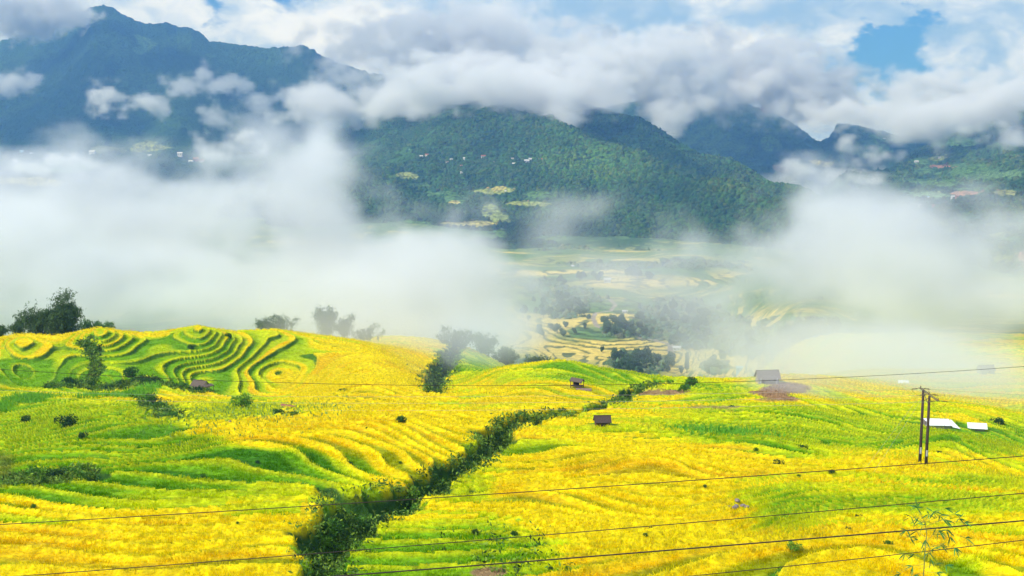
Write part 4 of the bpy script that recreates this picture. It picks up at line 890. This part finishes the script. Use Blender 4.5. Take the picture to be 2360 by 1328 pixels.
# ------------------------------------------------------------------ power line: twin poles with a crossarm
y1, y2 = 160.0, 156.6
b1 = P(2119, 1086, y1); t1 = P(2128, 899, y1); b2 = P(2133, 1090, y2); t2 = P(2142, 913, y2)
m1 = Vector(b1)
pr = empty('utility_pole', tuple(b1), 0, 'twin dark utility poles with one crossarm and stay wires on the right hill', 'utility pole')
def rel(p): return tuple(Vector(p) - m1)
for bb, tt in ((b1, t1), (b2, t2)):
    g0 = np.array(bb) - (np.array(tt) - np.array(bb)) * .12; m = MB(); m.tube([rel(g0), rel(tt)], [.20, .145], 12); po = m.build('pole', m_concrete, pr, True)
    for q0, q1 in ((.22, .30),):
        a = np.array(bb) + (np.array(tt) - np.array(bb)) * q0; c_ = np.array(bb) + (np.array(tt) - np.array(bb)) * q1
        m = MB(); sy = -.172; n_ = 5
        for i in range(n_):
            a0 = -2.2 + i * .25; a1 = a0 + .25; rr = .194
            m.quad([rel(a + np.array((math.cos(a0) * rr, math.sin(a0) * rr, 0))), rel(a + np.array((math.cos(a1) * rr, math.sin(a1) * rr, 0))), rel(c_ + np.array((math.cos(a1) * rr, math.sin(a1) * rr, 0))), rel(c_ + np.array((math.cos(a0) * rr, math.sin(a0) * rr, 0)))])
        m.build('number_plate', m_white, po)
zt = min(t1[2], t2[2]) - .12
ca0 = np.array((t1[0] - .05, y1 + 1.2, zt + .15)); ca1 = np.array((t2[0] + .15, y2 - 3.0, zt + .15)); 
m = MB()
for s in (-.10, .10): m.tube([rel(ca0 + (s, 0, 0)), rel(ca1 + (s, 0, 0))], .055, 4)
m.build('crossarm', m_steel, pr)
m = MB(); m.tube([rel(t1 + np.array((0, 0, -1.3))), rel((t2[0], y2, zt - .1))], .04, 5); m.tube([rel((t1[0], y1, zt - .1)), rel(np.array(t2) + np.array((0, 0, -1.2)))], .04, 5); m.build('brace', m_steel, pr)
LW = []
for i, q in enumerate((0.04, .50, .97)):
    a = ca0 + (ca1 - ca0) * q
    for s in (-1, 1):
        m = MB(); e = a + np.array((s * 1.15, 0, -.12)); m.tube([rel(a + (s * .12, 0, 0)), rel(a + (s * .35, 0, -.02))], .02, 5)
        for k in range(4):
            c_ = a + (e - a) * (.38 + .14 * k); m.tube([rel(c_ - (.03, 0, 0)), rel(c_ + (.03, 0, 0))], [.10, .07], 8)
        m.tube([rel(a + (s * .3, 0, 0)), rel(e)], .022, 5); m.build('insulator', m_cer, pr)
        LW.append((i, s, e))
    m = MB(); l = a + np.array((-1.15, 0, -.12)); r2 = a + np.array((1.15, 0, -.12)); m.tube([rel(l + (r2 - l) * k / 8 + np.array((0, 0, -.75 * math.sin(math.pi * k / 8)))) for k in range(9)], .012, 4); m.build('jumper_wire', m_wire, pr)
    m = MB(); m.tube([rel(a), rel(a + (0, 0, .32))], [.06, .04], 7); m.build('post_insulator', m_cer, pr)
def stay(u0, v0, y0, u1, v1, lb):
    x, y = hit(u1, v1); a = P(u0, v0, y0); m = MB(); m.tube([rel(a), rel((x, y, gz(x, y) - .1))], .012, 4); m.build('stay_wire', m_alu if u1 < u0 else m_wire, pr)
stay(2126, 905, y1, 1988, 1088, ''); stay(2128, 915, y1, 2004, 1096, ''); stay(2144, 920, y2, 2236, 1092, ''); stay(2146, 922, y2, 2276, 1094, '')
def cable(name, pts, rad, mat, label, group=None, sag=0.0, n=40):
    P_ = [np.array(p) for p in pts]; out = []
    for a, b in zip(P_[:-1], P_[1:]):
        for k in range(n + (b is P_[-1])): q = k / n; p = a + (b - a) * q; p = p - np.array((0, 0, sag * 4 * q * (1 - q))); out.append(tuple(p))
    m = MB(); m.tube(out, rad, 5); o = m.build(name, mat); return tag(o, label, 'cable', group)
for i, s, e in LW:
    if s < 0: cable('power_line', [e, P(-500, (872, 886, 902)[i], 300 - 12 * i)], .014, m_alu, ('farthest', 'middle', 'nearest')[i] + ' of the three thin wires running left from the poles', sag=2.2)
    else: cable('power_line', [e, P(2900, (924, 940, 956)[i], 190 - 4 * i)], .012, m_alu, ('farthest', 'middle', 'nearest')[i] + ' of the three thin wires running right from the poles', sag=.4)
def px_cable(pts, y, rad, label, mat=None):                    # a hanging cable through these points of a vertical plane y metres away
    us = np.array([p[0] for p in pts]); vs = np.array([p[1] for p in pts]); co = np.polyfit(us, vs, 2)
    P_ = [P(u, np.polyval(co, u), y) for u in np.linspace(-700, 3100, 90)]
    m = MB(); m.tube([tuple(p) for p in P_], rad, 6); tag(m.build('power_cable', mat or m_wire), label, 'cable')
px_cable([(0, 848), (600, 888), (1200, 888), (1780, 871), (2360, 848)], 70, .011, 'highest black cable sagging across the far fields')
px_cable([(0, 1210), (600, 1172), (1180, 1135), (1780, 1097), (2360, 1050)], 34, .0105, 'thin cable crossing in front of the pole feet')
px_cable([(60, 1327), (600, 1286), (1200, 1238), (1760, 1190), (2360, 1137)], 31, .0095, 'thin cable crossing just below the right green terraces')
px_cable([(780, 1328), (1200, 1295), (1760, 1251), (2360, 1200)], 22, .0115, 'thickest black cable across the lower right')
px_cable([(1590, 1328), (1760, 1311), (2360, 1245)], 24, .0075, 'lowest thin cable in the bottom right corner')

# ------------------------------------------------------------------ bamboo sprig in the lower right corner
r = np.random.default_rng(5); yb = 19.0
def Q(u, v, dy=0.0): return np.array(P(u, v, yb + dy))
base = Q(2150, 1500); gx = base[0]; root = empty('bamboo_sprig', (gx, yb, gz(gx, yb)), 0, 'young bamboo top with narrow drooping green leaves at the lower right', 'bamboo')
ro = np.array(root.location)
cm = MB(); stem = [np.array((gx - .3, yb + .1, ro[2] - .1)), Q(2105, 2000), Q(2128, 1500), Q(2128, 1330), Q(2132, 1275), Q(2136, 1230), Q(2132, 1205), Q(2120, 1185)]
cm.tube([tuple(p - ro) for p in stem], [.025, .02, .012, .007, .006, .005, .004, .002], 6); cm.build('culm', m_culm, root)
SPR = [(2132, 1300, 2075, 1322), (2130, 1310, 2180, 1303), (2130, 1290, 2085, 1278), (2133, 1280, 2170, 1260), (2134, 1262, 2200, 1262), (2134, 1262, 2098, 1238), (2135, 1250, 2165, 1225), (2136, 1240, 2090, 1222), (2134, 1228, 2120, 1205), (2134, 1222, 2190, 1238), (2136, 1215, 2225, 1240), (2134, 1208, 2100, 1192), (2132, 1204, 2150, 1180), (2130, 1200, 2178, 1172), (2136, 1212, 2210, 1196), (2138, 1205, 2222, 1205), (2120, 1188, 2112, 1170), (2132, 1205, 2200, 1185), (2130, 1320, 2100, 1340), (2132, 1318, 2185, 1335), (2134, 1270, 2145, 1290), (2134, 1240, 2130, 1262)]
LVs = []; KK = []
bm_ = MB()
for (u0, v0, u1, v1) in SPR:
    a = Q(u0, v0); e = Q(u1, v1, r.uniform(-.35, .35)); mid = (a + e) / 2 + np.array((0, 0, .04)); bm_.tube([tuple(a - ro), tuple(mid - ro), tuple(e - ro)], [.0025, .002, .0012], 4)
    for k in range(2):
        c_ = mid + (e - mid) * k
        for j in range(5 + k):
            L = .10 + .05 * r.random(); dx = (e - a); dx = dx / np.linalg.norm(dx)
            d = dx * .55 + np.array((r.uniform(-.8, .8), r.uniform(-.8, .8), r.uniform(-.9, .25))); d /= np.linalg.norm(d)
            w = np.cross(d, r.standard_normal(3)); w /= np.linalg.norm(w); w *= .0095
            p0 = c_; p1 = c_ + d * L * .4; p2 = c_ + d * L * .8 + np.array((0, 0, -.01)); p3 = c_ + d * L + np.array((0, 0, -.02))
            LVs += [p0 - w * .2, p0 + w * .2, p1 + w, p1 - w, p1 - w, p1 + w, p2 + w * .6, p2 - w * .6, p2 - w * .6, p2 + w * .6, p3 + w * .05, p3 - w * .05]; KK += [.6 + .8 * r.random()] * 12
bm_.build('twigs', m_culm, root)
LVs = np.array(LVs) - ro; leaf_obj('leaves', LVs, np.arange(len(LVs)).reshape(-1, 4), np.array(KK), (.07, .24, .05), parent=root)

# ------------------------------------------------------------------ haze and mist
def vol_mat(name, col, dens, aniso=0.0, absb=1.0):
    m, t, out = new_mat(name)
    pv = t.add('ShaderNodeVolumePrincipled'); pv.inputs['Color'].default_value = (*col, 1)
    pv.inputs['Density'].default_value = dens; pv.inputs['Absorption Color'].default_value = (absb, absb, absb, 1); pv.inputs['Anisotropy'].default_value = aniso
    t.l.new(pv.outputs[0], out.inputs['Volume']); return m
hz = MB(); hz.box(-6500, 6500, -300, 9500, CZ - 800, CZ + 900)
m_haze = vol_mat("haze_air", (0.17, 0.42, 1.0), 1.0e-4, 0.2)
tag(hz.build('haze', m_haze), 'pale blue haze filling the air over the valley', 'haze', kind='stuff')

m_mist = vol_mat("mist_vapour", (0.915, 0.945, 0.998), 1.0, 0.15, 0.0)
def mist(name, label, blobs, voxel, dens, nscale, amp, lo, hi, warp=0.0, wscale=None, seed=0.0, zs=1.4, mat=None, grow=1.35, cap=1.6):
    """a body of mist: a fog grid whose density is a sum of soft lobes broken up by noise"""
    me = bpy.data.meshes.new(name); o = bpy.data.objects.new(name, me); COL.objects.link(o)
    ng = bpy.data.node_groups.new(name + "_field", 'GeometryNodeTree'); t = NT(ng)
    ng.interface.new_socket('Geometry', in_out='OUTPUT', socket_type='NodeSocketGeometry')
    pos = t.add('GeometryNodeInputPosition').outputs[0]
    off = t.vm('ADD', pos, (seed * 731.7, seed * 213.1, seed * 97.3))
    pz = t.vm('MULTIPLY', off, (1, 1, zs))
    p = pos
    if warp:
        w = t.vm('SUBTRACT', t.noise(pz, wscale or nscale * .6, 3, .5, True), (.5, .5, .5)); w = t.vm('MULTIPLY', w, (warp, warp, warp * .7)); p = t.vm('ADD', pos, w)
    tot = None; mn = np.full(3, 1e9); mx = -mn
    for bl in blobs:
        if bl[0] == 'w': c = np.array(bl[1:4], float); r = np.array(bl[4:7], float); w = bl[7]
        else: u, v, y, ru, rv, ry, w = bl; c = P(u, v, y); r = np.array((ru * y / F, ry, rv * y / F)) * grow
        mn = np.minimum(mn, c - r); mx = np.maximum(mx, c + r)
        d = t.vm('MULTIPLY', t.vm('SUBTRACT', p, tuple(c)), tuple(1 / r)); d = t.vm('LENGTH', d, out=1)
        f = t.m('MULTIPLY', t.sstep(d, 1.0, 0.0), w)
        tot = f if tot is None else t.m('ADD', tot, f)
    n = t.noise(pz, nscale, 7, 0.62)
    fld = t.m('ADD', t.m('MINIMUM', tot, cap), t.m('MULTIPLY', t.m('SUBTRACT', n, 0.5), amp))
    fld = t.m('MULTIPLY', t.sstep(fld, lo, hi), t.sstep(tot, 0.0, 0.12))
    fld = t.m('MULTIPLY', fld, dens)
    mn -= warp * .3; mx += warp * .3
    vc = t.add('GeometryNodeVolumeCube')
    t.set(vc, 'Density', fld); t.set(vc, 'Background', 0.0); vc.inputs['Min'].default_value = tuple(mn); vc.inputs['Max'].default_value = tuple(mx)
    res = np.maximum(((mx - mn) / voxel).astype(int), 8)
    for i, a in enumerate(('Resolution X', 'Resolution Y', 'Resolution Z')): vc.inputs[a].default_value = int(res[i])
    sm = t.add('GeometryNodeSetMaterial', ins={'Geometry': vc.outputs[0]}); sm.inputs['Material'].default_value = mat or m_mist
    go = t.add('NodeGroupOutput'); t.l.new(sm.outputs[0], go.inputs[0])
    md = o.modifiers.new('fog', 'NODES'); md.node_group = ng
    print('MIST', name, res, res.prod() / 1e6)
    return tag(o, label, 'mist', kind='stuff')

# big bank rolling up out of the valley on the left
mist('mist_bank', 'big white mist bank rising behind the left fields', [
    (100, 560, 850, 380, 150, 200, 1.0), (-250, 560, 850, 400, 200, 220, 1.1), (250, 440, 950, 200, 80, 140, .8), (450, 510, 950, 230, 110, 160, .9), (720, 460, 850, 190, 150, 150, 1.1), (725, 385, 900, 110, 80, 100, .8),
    (600, 620, 800, 330, 120, 150, .85), (900, 610, 850, 240, 120, 150, 1.0), (1020, 690, 800, 190, 110, 120, .9), (300, 660, 750, 380, 110, 120, .8), (1120, 640, 900, 140, 70, 120, .6), (60, 690, 700, 250, 110, 110, .9), (620, 720, 700, 330, 70, 120, .8), (930, 720, 700, 220, 70, 100, .9), (600, 690, 650, 300, 60, 90, .9), (880, 670, 680, 260, 80, 100, 1.0), (300, 720, 620, 300, 50, 90, .8), (1080, 740, 620, 130, 60, 90, .8), (1010, 580, 900, 110, 80, 110, .8)],
    3.5, 0.024, 0.014, 7.2, 0.2, 1.5, 180, 0.009, seed=1)
mist('mist_wisp', 'thin wisps of mist over the valley in the centre', [
    (1290, 520, 1500, 130, 80, 180, .75), (1370, 480, 1500, 80, 40, 120, .55), (1500, 490, 1600, 80, 35, 120, .45), (1240, 600, 1400, 170, 70, 160, .6), (1420, 650, 1300, 80, 35, 100, .4), (1600, 630, 1300, 200, 80, 160, .6), (1100, 620, 1300, 120, 70, 120, .6), (1450, 590, 1400, 120, 50, 120, .45)],
    7.0, 0.009, 0.010, 3.0, 0.30, 1.5, 120, 0.009, seed=2)
mist('mist_bank', 'white mist bank standing over the right side of the valley', [
    (1990, 530, 950, 180, 110, 170, 1.3), (1930, 470, 950, 100, 70, 100, .8), (2130, 590, 900, 230, 130, 170, 1.1), (1800, 620, 950, 230, 110, 160, .8), (2030, 700, 850, 330, 110, 160, .9), (2300, 700, 800, 220, 110, 140, .7), (1880, 770, 750, 230, 80, 120, .6), (2150, 780, 700, 300, 70, 120, .8), (2260, 640, 850, 180, 110, 140, .8), (1720, 690, 850, 180, 80, 130, .7), (1950, 800, 620, 300, 60, 90, .7)],
    4.0, 0.018, 0.013, 7.0, 0.2, 1.5, 180, 0.009, seed=3)
mist('mist_veil', 'thin veil of mist drifting over the right hand fields', [
    (1980, 830, 430, 330, 90, 90, 1.1), (2200, 850, 400, 320, 90, 90, 1.1), (1930, 890, 335, 220, 50, 50, .9), (1780, 850, 310, 120, 55, 45, 1.4), (2080, 830, 540, 380, 70, 120, 1.1), (2280, 920, 320, 160, 50, 40, .7)],
    3.0, 0.024, 0.02, 2.0, 0.15, 1.3, 20, 0.015, seed=4)
mist('mist_veil', 'thin veil of mist over the middle left fields', [
    (860, 785, 430, 260, 50, 80, .9), (640, 765, 450, 200, 45, 60, .8), (1080, 790, 440, 200, 50, 50, .9), (880, 840, 350, 200, 35, 50, .6), (1130, 775, 425, 180, 60, 40, 1.1), (760, 735, 425, 200, 50, 35, 1.1)],
    3.0, 0.018, 0.02, 1.2, 0.15, 1.2, 20, 0.015, seed=5)
# clouds clinging to the mountains
mist('cloud_puff', 'row of small torn cloud puffs drifting across the left mountain', [
    (40, 30, 6800, 150, 60, 300, 1.3), (140, 30, 7000, 60, 34, 200, .9),
    (20, 190, 5200, 50, 24, 180, 1.), (240, 195, 5200, 36, 18, 150, .7), (245, 248, 5000, 40, 20, 150, 1.), (335, 243, 5000, 44, 22, 150, 1.1), (430, 188, 5200, 42, 22, 150, .9), (455, 165, 5200, 26, 22, 150, .7), (520, 205, 5200, 60, 24, 150, .8), (490, 265, 5000, 26, 24, 150, .7), (595, 240, 5000, 40, 26, 150, 1.), (545, 330, 4200, 90, 24, 150, .6), (120, 380, 4000, 140, 14, 150, .8)],
    10.0, 0.022, 0.010, 6.5, 0.35, 1.3, 240, 0.008, seed=6, grow=1.4, cap=1.2)
mist('cloud_bank', 'bright cloud bank lying on the crest of the central mountain', [
    (700, 235, 4600, 60, 50, 250, 1.1), (780, 235, 4600, 90, 45, 250, 1.3), (790, 185, 4900, 60, 40, 250, .8), (960, 205, 4500, 110, 65, 300, 1.4), (1060, 190, 4500, 130, 60, 300, 1.3), (1180, 190, 4300, 130, 55, 300, 1.3), (1320, 200, 4100, 120, 55, 300, 1.3), (1000, 210, 3950, 100, 50, 200, 1.5), (1110, 198, 3900, 100, 48, 200, 1.5), (1210, 200, 3850, 90, 44, 200, 1.5), (1300, 215, 3750, 80, 40, 200, 1.4), (900, 225, 4300, 80, 50, 200, 1.2), (1330, 262, 3700, 50, 26, 150, 1.1), (1200, 235, 3800, 60, 24, 150, 1.), (1085, 262, 3900, 36, 22, 150, .8), (1050, 110, 5200, 330, 100, 400, 1.1), (1430, 150, 4800, 200, 80, 300, 1.0)],
    12.0, 0.018, 0.0085, 6.4, 0.4, 1.3, 340, 0.006, seed=7, grow=1.35, cap=1.25)
mist('cloud_bank', 'torn white cloud bank across the right hand mountains', [
    (1590, 225, 5200, 110, 55, 300, 1.6), (1540, 270, 4600, 60, 36, 200, 1.1), (1640, 180, 5400, 130, 55, 300, 1.2), (1780, 225, 5400, 100, 50, 250, 1.2), (1860, 265, 5000, 60, 30, 200, .8), (1840, 185, 5600, 160, 50, 300, 1.1), (2010, 260, 4800, 130, 40, 250, 1.), (2110, 290, 4300, 90, 40, 250, 1.3), (2200, 262, 4300, 110, 40, 250, 1.3), (2290, 240, 4300, 110, 38, 250, 1.2), (2390, 215, 4300, 100, 44, 250, 1.2), (2180, 210, 5200, 230, 50, 300, 1.0), (1960, 345, 4300, 34, 18, 150, 1.), (2330, 325, 3600, 50, 20, 150, .9), (2020, 370, 4300, 90, 20, 150, .5), (1880, 410, 4000, 130, 26, 200, .8), (1890, 245, 5600, 90, 50, 250, 1.2), (1480, 150, 5200, 160, 70, 300, 1.0), (1700, 120, 5600, 200, 60, 300, .8)],
    12.0, 0.020, 0.0085, 6.4, 0.4, 1.3, 340, 0.006, seed=8, grow=1.38, cap=1.25)

mist('mist_veil', 'thin grey veil lying over the small fields of the valley floor', [
    (1200, 700, 1150, 160, 110, 160, .9), (1350, 640, 1300, 200, 80, 200, .9), (1550, 660, 1300, 220, 90, 200, 1.0), (1650, 760, 1050, 200, 80, 150, .9), (1450, 760, 1100, 160, 60, 120, .55), (1200, 790, 950, 130, 60, 120, .9), (1320, 820, 900, 110, 40, 100, .7), (1560, 790, 950, 170, 60, 120, .9)],
    9.0, 0.006, 0.012, 2.6, 0.15, 1.5, 90, 0.009, seed=9)
m_shading = vol_mat('shading_cloud_vapour', (0.97, 0.98, 1.0), 1.0, 0.3)  # for the unseen cloud added above the view to shade the mountains
def above(x, y, z, rx, ry, rz, w, t_=2700): return ('w', x + SUN_DIR.x * t_, y + SUN_DIR.y * t_, z + SUN_DIR.z * t_, rx, ry, rz, w)
mist('shading_cloud', 'broad unseen cloud added high above the view to shade the mountains', [above(-2100, 6200, 350, 2400, 1900, 260, 1.6), above(-400, 5200, 200, 1500, 900, 240, 1.5), above(1000, 6000, 300, 1500, 1300, 240, 1.3)],
    45.0, 0.0045, 0.0016, 2.0, 0.2, 1.4, 500, 0.0012, seed=10, zs=1.0, mat=m_shading)
